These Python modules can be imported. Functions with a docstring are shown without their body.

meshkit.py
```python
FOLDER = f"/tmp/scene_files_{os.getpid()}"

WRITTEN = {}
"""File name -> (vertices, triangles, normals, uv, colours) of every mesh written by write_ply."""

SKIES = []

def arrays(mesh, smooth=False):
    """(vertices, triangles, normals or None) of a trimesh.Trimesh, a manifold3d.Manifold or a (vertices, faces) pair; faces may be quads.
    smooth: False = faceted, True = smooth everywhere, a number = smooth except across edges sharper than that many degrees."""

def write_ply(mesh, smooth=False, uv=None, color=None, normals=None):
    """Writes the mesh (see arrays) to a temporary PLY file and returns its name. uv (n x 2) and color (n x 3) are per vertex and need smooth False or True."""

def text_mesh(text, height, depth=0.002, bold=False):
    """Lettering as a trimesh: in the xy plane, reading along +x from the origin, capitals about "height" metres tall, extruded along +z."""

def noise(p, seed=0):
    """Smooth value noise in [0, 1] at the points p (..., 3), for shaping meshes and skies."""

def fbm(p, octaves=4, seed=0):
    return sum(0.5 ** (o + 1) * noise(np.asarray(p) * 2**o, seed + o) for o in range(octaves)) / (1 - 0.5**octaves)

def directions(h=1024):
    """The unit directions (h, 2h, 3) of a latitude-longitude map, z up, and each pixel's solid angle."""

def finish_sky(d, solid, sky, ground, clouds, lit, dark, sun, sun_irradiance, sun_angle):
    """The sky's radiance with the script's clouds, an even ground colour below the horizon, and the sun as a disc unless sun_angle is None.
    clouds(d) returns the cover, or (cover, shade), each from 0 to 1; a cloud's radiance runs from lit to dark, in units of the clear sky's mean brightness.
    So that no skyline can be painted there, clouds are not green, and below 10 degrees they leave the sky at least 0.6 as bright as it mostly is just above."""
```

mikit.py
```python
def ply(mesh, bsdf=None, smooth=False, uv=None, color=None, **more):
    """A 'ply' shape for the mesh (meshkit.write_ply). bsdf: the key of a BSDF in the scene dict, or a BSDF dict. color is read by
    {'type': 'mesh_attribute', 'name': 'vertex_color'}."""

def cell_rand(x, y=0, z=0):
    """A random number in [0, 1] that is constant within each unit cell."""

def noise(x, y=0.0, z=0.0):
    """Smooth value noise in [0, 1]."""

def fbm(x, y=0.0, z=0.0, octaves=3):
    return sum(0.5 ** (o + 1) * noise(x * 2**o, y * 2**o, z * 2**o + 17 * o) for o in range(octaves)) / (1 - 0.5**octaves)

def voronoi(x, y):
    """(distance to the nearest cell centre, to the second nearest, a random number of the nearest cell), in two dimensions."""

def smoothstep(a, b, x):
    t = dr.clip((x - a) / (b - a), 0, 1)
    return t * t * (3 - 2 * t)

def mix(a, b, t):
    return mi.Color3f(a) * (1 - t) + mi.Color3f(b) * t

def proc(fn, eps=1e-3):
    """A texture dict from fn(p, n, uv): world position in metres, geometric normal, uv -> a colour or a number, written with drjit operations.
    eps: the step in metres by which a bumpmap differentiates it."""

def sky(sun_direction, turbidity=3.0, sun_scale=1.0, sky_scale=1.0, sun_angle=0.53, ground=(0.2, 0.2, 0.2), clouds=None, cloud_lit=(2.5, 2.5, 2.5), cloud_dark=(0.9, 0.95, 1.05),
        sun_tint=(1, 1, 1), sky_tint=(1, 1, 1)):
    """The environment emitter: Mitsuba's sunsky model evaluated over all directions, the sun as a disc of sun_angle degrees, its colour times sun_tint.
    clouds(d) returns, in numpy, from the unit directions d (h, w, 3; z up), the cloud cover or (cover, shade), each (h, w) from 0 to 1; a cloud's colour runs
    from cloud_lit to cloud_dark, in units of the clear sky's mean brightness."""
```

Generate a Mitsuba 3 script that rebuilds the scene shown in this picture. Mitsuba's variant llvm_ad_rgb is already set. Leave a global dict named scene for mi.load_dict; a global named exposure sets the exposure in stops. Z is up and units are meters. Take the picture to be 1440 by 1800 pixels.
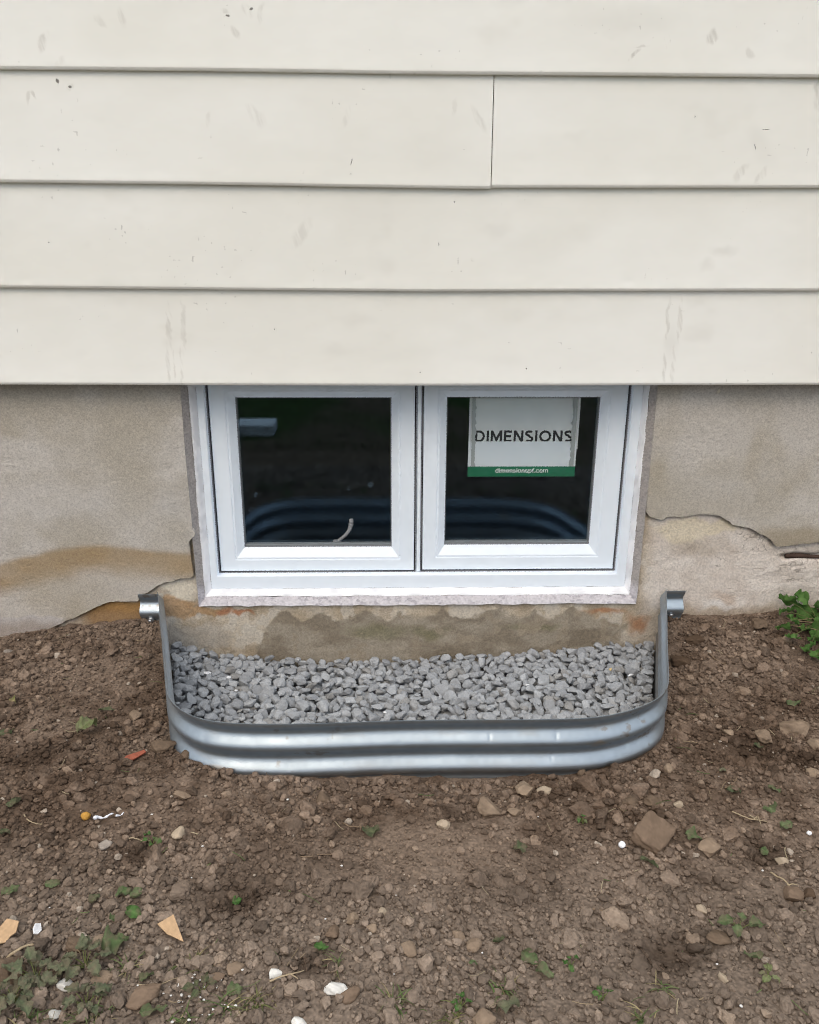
import math
import numpy as np, trimesh, drjit as dr, mitsuba as mi, mikit, meshkit
import shapely, shapely.geometry as sg
from scipy.interpolate import splprep, splev
from scipy.spatial import cKDTree, ConvexHull
from mikit import noise, fbm, smoothstep, mix, proc

T = mi.ScalarTransform4f
scene, labels = {}, {}

# ---------------------------------------------------------------- camera, sky, exposure
CAM = np.array([0.0, -1.7838, 0.92])
RIGHT = np.array([0.99966083, -0.02561232, 0.0047148])
UP = np.array([0.0037631, 0.32120315, 0.94700284])
FWD = np.array([0.02576935, 0.9466639, -0.32119059])
scene['camera'] = {'type': 'perspective', 'fov': 53.07, 'fov_axis': 'x', 'near_clip': 0.05, 'far_clip': 500.0,
                   'to_world': T().look_at(origin=CAM.tolist(), target=(CAM + FWD).tolist(), up=UP.tolist())}
scene['sky'] = mikit.sky([-0.25, -0.62, 0.74], turbidity=4, sun_scale=0.16, sun_angle=30, clouds=lambda d: (np.ones(d.shape[:2]), 1 - np.clip(d[..., 2], 0, 1)),
                         cloud_lit=(3.1, 3.25, 3.45), cloud_dark=(1.15, 1.2, 1.28))
exposure = 2.47

# ---------------------------------------------------------------- helpers
def lin(r, g, b):
    f = lambda c: ((c / 255 + 0.055) / 1.055) ** 2.4 if c > 10.3 else c / 255 / 12.92
    return (f(r), f(g), f(b))

def numbered(key):
    if key not in scene and key not in used: 
        used.add(key); return key
    i = 1
    while f'{key}_{i:03d}' in used: i += 1
    used.add(f'{key}_{i:03d}')
    return f'{key}_{i:03d}'
used = set()

def tag(key, label=None, cat=None, group=None, kind=None):
    d = labels.setdefault(key, {})
    for k, v in (('label', label), ('category', cat), ('group', group), ('kind', kind)):
        if v: d[k] = v

def add(name, mesh, mat, parent=None, smooth=False, uv=None, color=None, **tags):
    key = numbered(f'{parent}__{name}' if parent else name)
    scene[key] = mikit.ply(mesh, mat, smooth=smooth, uv=uv, color=color)
    if tags: tag(key, **tags)
    return key

def thing(name, label, cat, group=None, kind=None):
    key = numbered(name); tag(key, label, cat, group, kind); return key

def box(x0, x1, y0, y1, z0, z1, r=0.0):
    m = trimesh.creation.box((x1 - x0, y1 - y0, z1 - z0)); m.apply_translation(((x0 + x1) / 2, (y0 + y1) / 2, (z0 + z1) / 2))
    if r:   # chamfered box: hull of three shrunken boxes
        P = []
        c, h = np.array([(x0 + x1) / 2, (y0 + y1) / 2, (z0 + z1) / 2]), np.array([x1 - x0, y1 - y0, z1 - z0]) / 2
        for k in range(3):
            e = np.full(3, 0.0) + h - r; e[k] = h[k]
            for s in np.ndindex(2, 2, 2): P.append(c + e * (np.array(s) * 2 - 1))
        m = trimesh.Trimesh(np.array(P), [[0, 1, 2]], process=False).convex_hull
    return m

def sweep(points, radii, sides=6):
    """closed tube along a polyline"""
    p = np.asarray(points, float); n = len(p); r = np.broadcast_to(radii, (n,))
    t = np.gradient(p, axis=0); t /= np.linalg.norm(t, axis=1, keepdims=True) + 1e-12
    a = np.cross(t, [0.13, 0.21, 0.97]); a /= np.linalg.norm(a, axis=1, keepdims=True) + 1e-12
    b = np.cross(t, a); g = np.arange(sides) * 2 * np.pi / sides
    v = p[:, None] + r[:, None, None] * (np.cos(g)[None, :, None] * a[:, None] + np.sin(g)[None, :, None] * b[:, None])
    v = np.vstack([v.reshape(-1, 3), p[:1], p[-1:]])
    f = []
    for i in range(n - 1):
        for j in range(sides):
            k = (j + 1) % sides
            f += [[i * sides + j, (i + 1) * sides + k, i * sides + k], [i * sides + j, (i + 1) * sides + j, (i + 1) * sides + k]]
    for j in range(sides):
        k = (j + 1) % sides
        f += [[n * sides, j, k], [n * sides + 1, (n - 1) * sides + k, (n - 1) * sides + j]]
    return trimesh.Trimesh(v, f, process=False)

def grid_faces(nu, nv):
    i, j = np.meshgrid(np.arange(nu - 1), np.arange(nv - 1), indexing='ij')
    a = (i * nv + j).ravel(); b = a + nv; c = b + 1; d = a + 1
    return np.vstack([np.stack([a, b, c], 1), np.stack([a, c, d], 1)])

def cat(ms): return trimesh.util.concatenate(ms)

# ---------------------------------------------------------------- materials
def diffuse(c): return {'type': 'twosided', 'bsdf': {'type': 'diffuse', 'reflectance': c if isinstance(c, dict) else {'type': 'rgb', 'value': list(c)}}}
def princ(c, rough=0.5, metal=0.0, spec=0.5, **k):
    return {'type': 'principled', 'base_color': c if isinstance(c, dict) else {'type': 'rgb', 'value': list(c)},
            'roughness': rough if isinstance(rough, dict) else float(rough), 'metallic': float(metal), 'specular': float(spec), **k}
def two(b): return {'type': 'twosided', 'bsdf': b}
def bumped(b, fn, eps=1e-3): return two({'type': 'bumpmap', 'height': proc(fn, eps), 'scale': 1.0, 'bsdf': b})

# painted siding: smudges, drips and nicks at their own places (x, z, half width, half height, slant, strength, hue)
SMUDGE = [(-.462, .735, .006, .055, 0, .5), (-.432, .73, .006, .06, .02, .5), (-.472, .65, .004, .05, 0, .45), (-.458, .645, .003, .045, 0, .5), (-.441, .648, .004, .05, 0, .45),
          (.600, .745, .005, .06, -.04, .55), (.625, .745, .006, .055, -.04, .55), (.601, .650, .005, .05, -.02, .5), (.620, .655, .005, .055, -.03, .5), (.612, .70, .022, .05, 0, .25),
          (-.176, .92, .017, .032, .5, .4), (-.257, 1.137, .016, .022, -.6, .35), (-.079, 1.138, .008, .02, .3, .28), (-.65, 1.262, .010, .022, .4, .6), (-.622, 1.228, .012, .010, .3, .35),
          (-.695, 1.168, .006, .014, .3, .5), (-.683, 1.173, .004, .010, -.5, .7), (-.611, 1.184, .010, .008, .5, .4), (-.263, 1.318, .010, .016, -.4, .6), (-.306, 1.317, .010, .006, -.6, .5),
          (-.237, 1.315, .006, .02, .2, .45), (-.287, 1.279, .008, .012, -.5, .5), (-.499, 1.306, .008, .02, -.2, .45), (-.54, 1.295, .012, .012, -.6, .4), (-.35, 1.13, .006, .016, .2, .3),
          (.478, 1.250, .006, .013, .8, .9), (.493, 1.266, .018, .003, .5, .5), (.540, 1.278, .004, .016, 0, .8), (.628, 1.282, .010, .018, .1, .7), (.704, 1.256, .008, .014, -.3, .45),
          (.18, 1.135, .010, .028, -.5, .45), (.134, 1.155, .007, .018, .2, .32), (.716, 1.040, .012, .02, .7, .45), (.758, 1.035, .008, .02, .6, .45), (.701, .89, .035, .014, .25, .4), (.669, .862, .02, .018, .3, .33),
          (.30, .90, .10, .045, .2, .12), (-.5, .80, .14, .04, 0, .12), (.46, 1.31, .16, .035, -.1, .2), (.0, .68, .2, .03, 0, .1), (-.05, .95, .12, .07, .3, .12), (.1, 1.07, .1, .05, -.4, .12), (.75, 1.09, .03, .05, -.5, .25),
          (.40, .92, .05, .03, .4, .12), (.25, .66, .06, .02, .2, .12), (.855, 1.19, .012, .035, 0, .8)]
NICK = [(-.071, 1.055, .0012, .0075, .3), (.739, 1.089, .0012, .007, -.4), (.757, 1.121, .010, .0009, .1), (-.073, 1.033, .002, .0012, 0), (-.635, 1.196, .004, .005, -.3), (-.612, 1.186, .004, .003, 0), (.137, .982, .0018, .002, 0),
        (-.255, 1.321, .004, .003, .3), (-.30, 1.309, .005, .0025, -.5), (-.69, .90, .002, .0015, 0), (.612, 1.143, .0015, .002, 0), (-.24, .727, .0015, .0015, 0), (.106, .9, .001, .004, 0), (.26, .70, .0015, .0015, 0), (.30, .645, .002, .002, 0), (.07, .637, .002, .002, .4)]

def smudges(x, z):
    s, soft = mi.Float(0), mi.Float(0)
    wx, wz = x + 0.012 * (fbm(x * 60, z * 60, 3.1) - 0.5), z + 0.012 * (fbm(x * 60, z * 60, 9.1) - 0.5)
    for (a, b, rx, rz, k, w) in SMUDGE:
        u, v = (wx - a - k * (wz - b)) / rx, (wz - b) / rz
        a_ = w * (1 - smoothstep(0.45 if rx < .02 else 0.1, 1.15, dr.sqrt(u * u + v * v)))
        if rx < .02: s = dr.maximum(s, a_)
        else: soft = dr.maximum(soft, a_)
    st = fbm(x * 170 + z * 60, z * 22 - x * 15, 1.0, 3)
    return dr.maximum(s * smoothstep(0.18, 0.72, st) * 0.95, soft * (0.5 + 0.5 * fbm(x * 30, z * 22, 2.0)))

def paint(p, n, uv):
    x, z = p.x, p.z
    big = fbm(x * 4 + 3, z * 7, 0.3, 4)
    c = mix((0.765, 0.753, 0.70), (0.80, 0.793, 0.752), smoothstep(0.3, 0.7, big))
    c = c * (0.985 + 0.03 * fbm(x * 25, z * 60, 5.0))
    c = mix(c, (0.38, 0.355, 0.31), dr.minimum(smudges(x, z) * 0.6, 0.8))
    grime = smoothstep(0.62, 0.80, fbm(x * 9 - 4, z * 14, 7.7, 4)) * 0.14
    c = mix(c, (0.46, 0.43, 0.37), grime)
    k = mi.Float(0)
    for (a, b, rx, rz, sl) in NICK:
        u, v = 1.25 * (x - a - sl * (z - b)) / rx, 1.2 * (z - b) / rz
        k = dr.maximum(k, 1 - smoothstep(0.7, 1.2, dr.sqrt(u * u + v * v)))
    speck = smoothstep(0.945, 0.965, noise(x * 150, z * 150, 4.0)) * smoothstep(0.62, 0.8, noise(x * 13, z * 13, 8.0)) * 0.35
    return mix(c, (0.07, 0.06, 0.05), dr.maximum(k, speck) * 0.85)

DENT = [(-.7466, .826, .009, .0011), (-.5813, .8165, .012, .0012), (-.0585, .828, .008, .0012), (-.185, .825, .011, .0007), (.5057, .828, .011, .0012), (.36, .82, .008, .0006), (-.64, 1.222, .008, .0007), (-.10, 1.22, .007, .0005), (.70, .815, .010, .0006)]
def paint_bump(p, n, uv):
    h = 0.0009 * fbm(p.x * 7, p.z * 13, 2.0, 2) + 0.00003 * noise(p.x * 500, p.z * 500, 1.0)
    for (a, b, r, d) in DENT:
        h = h - d * dr.exp(-(dr.square((p.x - a) / r) + dr.square((p.z - b) / (0.8 * r))))
    return h
scene['siding_paint'] = bumped(princ(proc(paint), 0.42, spec=0.4), paint_bump, 1.5e-3)

# sand render coat
def coat(p, n, uv):
    x, z = p.x, p.z
    g = noise(x * 330, z * 330, p.y * 330); g2 = noise(x * 620, z * 620, 3.0)
    c = mix((0.425, 0.388, 0.332), (0.50, 0.468, 0.43), smoothstep(0.35, 0.65, fbm(x * 5, z * 6, 1.0, 4)))
    c = mix(c, (0.545, 0.515, 0.485), smoothstep(0.52, 0.72, fbm(x * 6 + 9, z * 9 + 2, 3.3, 4)) * 0.7)
    c = mix(c, (0.37, 0.325, 0.25), smoothstep(0.55, 0.75, fbm(x * 8 - 9, z * 5, 8.8, 3)) * 0.6)
    # white bloom
    b = dr.exp(-(dr.square((x + .505) / .035) + dr.square((z - .325) / .03))) * .7 + dr.exp(-(dr.square((x + .70) / .16) + dr.square((z - .31) / .05))) * .35 + dr.exp(-(dr.square((x - .80) / .12) + dr.square((z - .36) / .05))) * .35 + dr.exp(-(dr.square((x + 1.0) / .14) + dr.square((z - .25) / .07))) * .5
    c = mix(c, (0.50, 0.48, 0.46), dr.minimum(b * (0.4 + fbm(x * 40, z * 40, 2.0)), 0.7))
    # ochre tide mark, left
    wob = 0.022 * (fbm(x * 9, 1.0, 0.5, 3) - 0.5)
    top = 0.150 + 0.065 * smoothstep(-1.05, -0.72, x) - 0.022 * smoothstep(-0.70, -0.45, x) + wob
    t = z - top
    band = smoothstep(0.014, -0.006, t) * smoothstep(-0.085, -0.02, t + 0.02 * fbm(x * 14, z * 20, 4.0))
    left = 1 - smoothstep(-0.455, -0.44, x)
    c = mix(c, (0.325, 0.225, 0.12), band * left * (0.45 + 0.5 * fbm(x * 11, z * 24, 3.0)))
    c = mix(c, (0.34, 0.24, 0.12), smoothstep(0.03, -0.02, t) * left * 0.22 * fbm(x * 12, z * 12, 1.0))
    peel = left * smoothstep(-0.775, -0.80, x + 0.02 * (fbm(x * 30, z * 30, 1.0) - 0.5)) * smoothstep(0.042, 0.034, z + 0.02 * (fbm(x * 22, z * 22, 6.0) - 0.5))
    c = mix(c, (0.47, 0.44, 0.43), peel * 0.8)
    c = mix(c, (0.26, 0.195, 0.14), smoothstep(0.045, 0.008, z + 0.03 * (fbm(x * 40, z * 40, 12.0) - 0.5)) * 0.5)
    right = smoothstep(0.6, 0.62, x)
    c = mix(c, (0.29, 0.235, 0.155), right * smoothstep(0.85, 0.92, x) * smoothstep(0.275, 0.245, z) * 0.6)
    return c * (0.76 + 0.36 * g + 0.26 * (g2 - 0.4))
def coat_bump(p, n, uv): return 0.0016 * noise(p.x * 420, p.z * 420, p.y * 420) + 0.0010 * noise(p.x * 210, p.z * 210, 1.0) + 0.0012 * noise(p.x * 40, p.z * 40, 5.0)
scene['render_sand'] = bumped({'type': 'diffuse', 'reflectance': proc(coat)}, coat_bump, 6e-4)

# old base coat: patchy, damp and rusty below the window, pale and flaking at the right
def base(p, n, uv):
    x, z = p.x, p.z
    f1, f2, f3 = fbm(x * 9, z * 9, 1.5, 4), fbm(x * 30, z * 30, 4.0, 4), noise(x * 380, z * 380, 1.0)
    c = mix((0.38, 0.31, 0.225), (0.50, 0.44, 0.36), smoothstep(0.35, 0.65, f1))
    c = mix(c, (0.55, 0.51, 0.45), smoothstep(0.555, 0.60, f2) * 0.55)
    c = mix(c, (0.30, 0.235, 0.165), smoothstep(0.40, 0.36, f2) * 0.5)
    wx, wz = x + 0.05 * (f2 - 0.5), z + 0.045 * (fbm(x * 26, z * 26, 11.0, 5) - 0.5)
    def spot(a, b, rx, rz, lo=0.62, hi=1.06): return 1 - smoothstep(lo, hi, dr.sqrt(dr.square((wx - a) / rx) + dr.square((wz - b) / rz)))
    # pale flaking face at the right
    r = smoothstep(0.60, 0.66, x)
    c = mix(c, mix((0.52, 0.46, 0.41), (0.64, 0.59, 0.545), f2), r * 0.9)
    c = mix(c, (0.60, 0.53, 0.40), dr.maximum(spot(.70, .25, .07, .035), spot(.80, .262, .08, .025)) * 0.75)
    c = mix(c, (0.27, 0.215, 0.15), spot(.74, .21, .085, .03, 0.1, 1.25) * 0.5)
    c = mix(c, (0.40, 0.25, 0.15), spot(.83, .075, .05, .02, 0.2, 1.1) * 0.25)
    c = mix(c, (0.40, 0.33, 0.24), r * smoothstep(0.065, 0.035, wz) * 0.6)
    c = mix(c, (0.70, 0.68, 0.66), spot(.82, .053, .05, .012, 0.2, 1.2) * 0.7)
    # left: orange under the crack, cream beside the bracket
    c = mix(c, (0.31, 0.175, 0.065), spot(-.66, .045, .11, .055) * 0.95)
    c = mix(c, (0.62, 0.56, 0.46), spot(-.505, .105, .05, .028) * 0.85)
    c = mix(c, (0.36, 0.22, 0.11), dr.maximum(spot(-.52, .06, .05, .03), spot(-.455, .045, .05, .016)) * 0.8)
    c = mix(c, (0.33, 0.15, 0.075), dr.maximum(spot(-.40, .043, .035, .013, .3), spot(-.36, .04, .03, .010, .3)) * 0.9)
    c = mix(c, (0.33, 0.145, 0.06), dr.maximum(spot(.535, .034, .075, .013, .2), spot(.615, .01, .035, .04, .2)) * 0.75)
    c = mix(c, (0.50, 0.48, 0.43), spot(-.555, .075, .011, .012, .8, 1.1) * 0.8)
    c = mix(c, (0.42, 0.38, 0.33), spot(-.48, -.02, .10, .045) * 0.8)
    # damp patch, its top edge scalloped
    top = 0.050 - 0.030 * dr.abs(dr.sin(math.pi * (wx + 0.225 + 0.09 * (noise(x * 9, 2.0) - 0.5)) / 0.0985)) * smoothstep(-0.27, -0.20, x) * smoothstep(0.50, 0.42, x) - 0.10 * smoothstep(-0.26, -0.335, x) - 0.055 * smoothstep(0.44, 0.58, x)
    damp = smoothstep(0.006, -0.006, wz - top) * smoothstep(-0.352, -0.335, wx) * (1 - smoothstep(0.575, 0.60, wx))
    dc = mix((0.215, 0.18, 0.138), (0.315, 0.275, 0.222), smoothstep(0.35, 0.65, fbm(x * 14, z * 30, 6.6, 4)))
    dc = mix(dc, (0.17, 0.16, 0.095), dr.maximum(dr.maximum(spot(-.03, -.015, .11, .028, .2), spot(.10, -.012, .07, .022, .2)), spot(.36, -.008, .10, .014, .2)) * 0.75)
    dc = mix(dc, (0.29, 0.24, 0.18), smoothstep(0.60, 0.65, f2) * 0.75)
    c = mix(c, dc, damp * 0.93)
    pale = smoothstep(0.03, -0.01, wz - top) * smoothstep(-0.01, 0.02, wz - top) * smoothstep(-0.25, -0.15, x) * smoothstep(0.5, 0.4, x)
    c = mix(c, (0.50, 0.43, 0.33), pale * 0.5)
    crk = smoothstep(0.016, 0.004, dr.abs(fbm(x * 16, z * 30, 21.0, 4) - 0.5)) * smoothstep(0.55, 0.68, noise(x * 9, z * 12, 5.0)) * smoothstep(0.62, 0.72, x)
    c = mix(c, (0.20, 0.17, 0.14), crk * 0.6)
    c = mix(c, (0.24, 0.175, 0.125), smoothstep(0.062, 0.03, z + 0.02 * (f2 - 0.5)) * smoothstep(0.72, 0.78, dr.abs(x - 0.06) + 0.1) * 0.45)
    return c * (0.84 + 0.36 * f3)
def base_bump(p, n, uv): return 0.0012 * noise(p.x * 330, p.z * 330, 1.0) + 0.0014 * fbm(p.x * 70, p.z * 70, 2.0, 3)
scene['render_old'] = bumped({'type': 'diffuse', 'reflectance': proc(base)}, base_bump, 7e-4)

def mortar(p, n, uv):
    x, y, z = p.x, p.y, p.z
    # dark aggregate cut through by the saw
    a = noise(x * 150 + 40 * y, z * 150, y * 150)
    b = noise(x * 85, z * 110, y * 85 + 7)
    c = mix((0.50, 0.475, 0.47), (0.62, 0.60, 0.60), fbm(x * 30, z * 30, y * 30))
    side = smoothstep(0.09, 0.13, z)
    e = fbm(x * 120 + 200 * (y + z) * side, z * 170, y * 100 + 7, 3)
    c = mix(c, (0.30, 0.285, 0.30), smoothstep(0.60, 0.68, e) * (0.55 - 0.2 * side))
    c = mix(c, (0.40, 0.38, 0.39), smoothstep(0.66, 0.78, a) * 0.45)
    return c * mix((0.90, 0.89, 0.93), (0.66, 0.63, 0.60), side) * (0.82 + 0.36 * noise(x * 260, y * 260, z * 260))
scene['cut_concrete'] = bumped({'type': 'diffuse', 'reflectance': proc(mortar)}, lambda p, n, uv: 0.0025 * fbm(p.x * 110, p.z * 110, p.y * 110, 3), 8e-4)
scene['white_caulk'] = bumped(princ(proc(lambda p, n, uv: mix((0.66, 0.66, 0.68), (0.80, 0.80, 0.82), smoothstep(0.3, 0.6, fbm(p.x * 30, p.z * 30, p.y * 30)))), 0.5),
                              lambda p, n, uv: 0.003 * fbm(p.x * 45, p.z * 70, p.y * 45, 3), 1e-3)
scene['white_pvc'] = two(princ(proc(lambda p, n, uv: mi.Color3f(0.755, 0.815, 0.88) * (0.985 + 0.03 * fbm(p.x * 20, p.z * 20, 1.0))), 0.33, spec=0.5))
scene['grey_plastic'] = two(princ((0.36, 0.36, 0.37), 0.5))
scene['rubber_gap_shade'] = two(princ((0.20, 0.20, 0.215), 0.8, spec=0.1))  # gasket rubber, also the dark tone standing for shade in the sash gaps
scene['spacer_alu'] = two(princ((0.45, 0.47, 0.47), 0.4, metal=0.6))
scene['glass'] = {'type': 'thindielectric', 'int_ior': 1.52, 'specular_reflectance': {'type': 'rgb', 'value': [0.46, 0.68, 0.90]}}
scene['room_dark'] = diffuse((0.22, 0.26, 0.31))

# galvanised steel
def zinc(p, n, uv):
    x, y, z = p.x, p.y, p.z
    s = noise(x * 120, y * 120, z * 60)
    c = mix((0.29, 0.342, 0.392), (0.365, 0.42, 0.47), s * 0.5 + 0.5 * fbm(x * 40, y * 40, z * 40))
    stain = smoothstep(0.58, 0.75, fbm(x * 16, y * 16, z * 40, 4)) * 0.22
    c = mix(c, (0.33, 0.30, 0.25), stain)
    mud = dr.maximum(smoothstep(0.02, -0.015, z + 0.03 * (fbm(x * 20, y * 20, 2.0) - 0.5)) * 0.5, smoothstep(0.66, 0.74, fbm(x * 55, y * 55, z * 70, 3)) * smoothstep(0.45, 0.65, noise(x * 6, y * 6, 3.0)) * 0.55)
    d = dr.maximum(1 - smoothstep(.6, 1.1, dr.sqrt(dr.square((x - .378 - 0.02 * (noise(x * 90, z * 90, 1.) - .5)) / .022) + dr.square((z - .047) / .012))), 1 - smoothstep(.5, 1.1, dr.sqrt(dr.square((x + .31) / .03) + dr.square((z - .004) / .010)))) * 0.6
    return mix(mix(c, (0.22, 0.17, 0.12), mud), (0.40, 0.34, 0.27), d)
CREASE = [(.18, .062, .003, .012, .0006), (-.24, .070, .004, .010, .0007), (.30, .066, .004, .012, .0007), (.295, .022, .003, .008, .0006), (-.10, .075, .012, .006, .0005), (.11, .030, .010, .007, .0005), (-.33, .06, .006, .008, .0006), (.44, .03, .006, .012, .0006), (.02, .060, .005, .006, .0005), (-.18, .015, .007, .007, .0006)]
def zinc_bump(p, n, uv):
    h = 0.0010 * fbm(p.x * 9, p.y * 9, p.z * 9, 3) + 0.00004 * noise(p.x * 160, p.y * 160, p.z * 90)
    for a, b, ra, rb, d in CREASE: h = h - d * dr.exp(-(dr.square((p.x - a) / ra) + dr.square((p.z - b) / rb)))
    return h
scene['galvanised'] = bumped(princ(proc(zinc), proc(lambda p, n, uv: 0.33 + 0.16 * fbm(p.x * 30, p.y * 30, p.z * 60)), metal=0.82),
                             zinc_bump, 1e-3)
scene['bolt_zinc'] = two(princ((0.55, 0.56, 0.57), 0.35, metal=1.0))

# soil
DAMP_SHADE = [(-.394, -.734, .05), (-.219, -.83, .07), (.115, -.640, .05), (.386, -.914, .08), (.60, -.729, .06), (.271, -.603, .04), (.70, -.46, .07), (.756, -.506, .05), (-.095, -.941, .05), (-.655, -.479, .07), (.02, -.74, .05), (.80, -.62, .08)]  # moist patches, plus shade of the hollows painted into the soil colour
def soil_colour(p, n, uv):
    x, y = p.x, p.y
    f = fbm(x * 6, y * 6, 1.0, 4); g = fbm(x * 45, y * 45, p.z * 45, 3); s = noise(x * 330, y * 330, p.z * 330)
    c = mix((0.098, 0.068, 0.049), (0.186, 0.138, 0.105), smoothstep(0.32, 0.68, f * 0.5 + g * 0.5))
    near = smoothstep(-0.62, -0.95, y)      # drier, greyer ground further from the house
    c = mix(c, (0.190, 0.152, 0.122), near * 0.65)
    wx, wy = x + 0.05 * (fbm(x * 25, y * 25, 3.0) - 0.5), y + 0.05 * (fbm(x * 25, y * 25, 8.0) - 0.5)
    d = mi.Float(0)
    for a, b, r in DAMP_SHADE: d = dr.maximum(d, 1 - smoothstep(0.2, 1.1, dr.sqrt(dr.square((wx - a) / r) + dr.square((wy - b) / (0.8 * r)))))
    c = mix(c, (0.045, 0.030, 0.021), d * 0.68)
    dry = 1 - smoothstep(0.3, 1.1, dr.sqrt(dr.square((wx - .05) / .16) + dr.square((wy + .73) / .075)))
    c = mix(c, (0.200, 0.150, 0.114), dry * 0.75)
    return c, s
def soil_fn(p, n, uv):
    c, s = soil_colour(p, n, uv)
    return c * (0.62 + 0.7 * s)
def clod_fn(p, n, uv):
    c, s = soil_colour(p, n, uv)
    t = uv.x      # each clod has its own tone; a few are pale grit
    c = c * (0.58 + 1.1 * t)
    c = mix(c, (0.27, 0.205, 0.15), smoothstep(0.72, 1.0, t) * 0.45)
    c = mix(c, (0.40, 0.34, 0.28), smoothstep(0.985, 0.992, uv.y) * 0.8)
    return c * (0.80 + 0.40 * s)
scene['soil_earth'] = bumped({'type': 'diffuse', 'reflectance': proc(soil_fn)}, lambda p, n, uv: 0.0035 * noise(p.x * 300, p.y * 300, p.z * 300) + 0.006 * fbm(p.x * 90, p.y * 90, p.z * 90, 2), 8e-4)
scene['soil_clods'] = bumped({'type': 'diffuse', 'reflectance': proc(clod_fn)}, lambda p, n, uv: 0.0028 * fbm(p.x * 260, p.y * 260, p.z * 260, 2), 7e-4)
def far_fn(p, n, uv):
    f = fbm(p.x * 1.5, p.y * 1.5, 1.0, 5)
    c = mix((0.10, 0.072, 0.05), (0.035, 0.055, 0.018), smoothstep(0.35, 0.6, f + 0.4 * smoothstep(-1.2, -3.5, p.y) - 0.25))
    return c * (0.6 + 0.8 * noise(p.x * 60, p.y * 60, 2.0))
scene['yard'] = diffuse(proc(far_fn))
scene['lawn_blades'] = diffuse(proc(lambda p, n, uv: mix((0.030, 0.055, 0.014), (0.09, 0.10, 0.035), noise(p.x * 40, p.y * 40, 3.0))))

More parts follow.
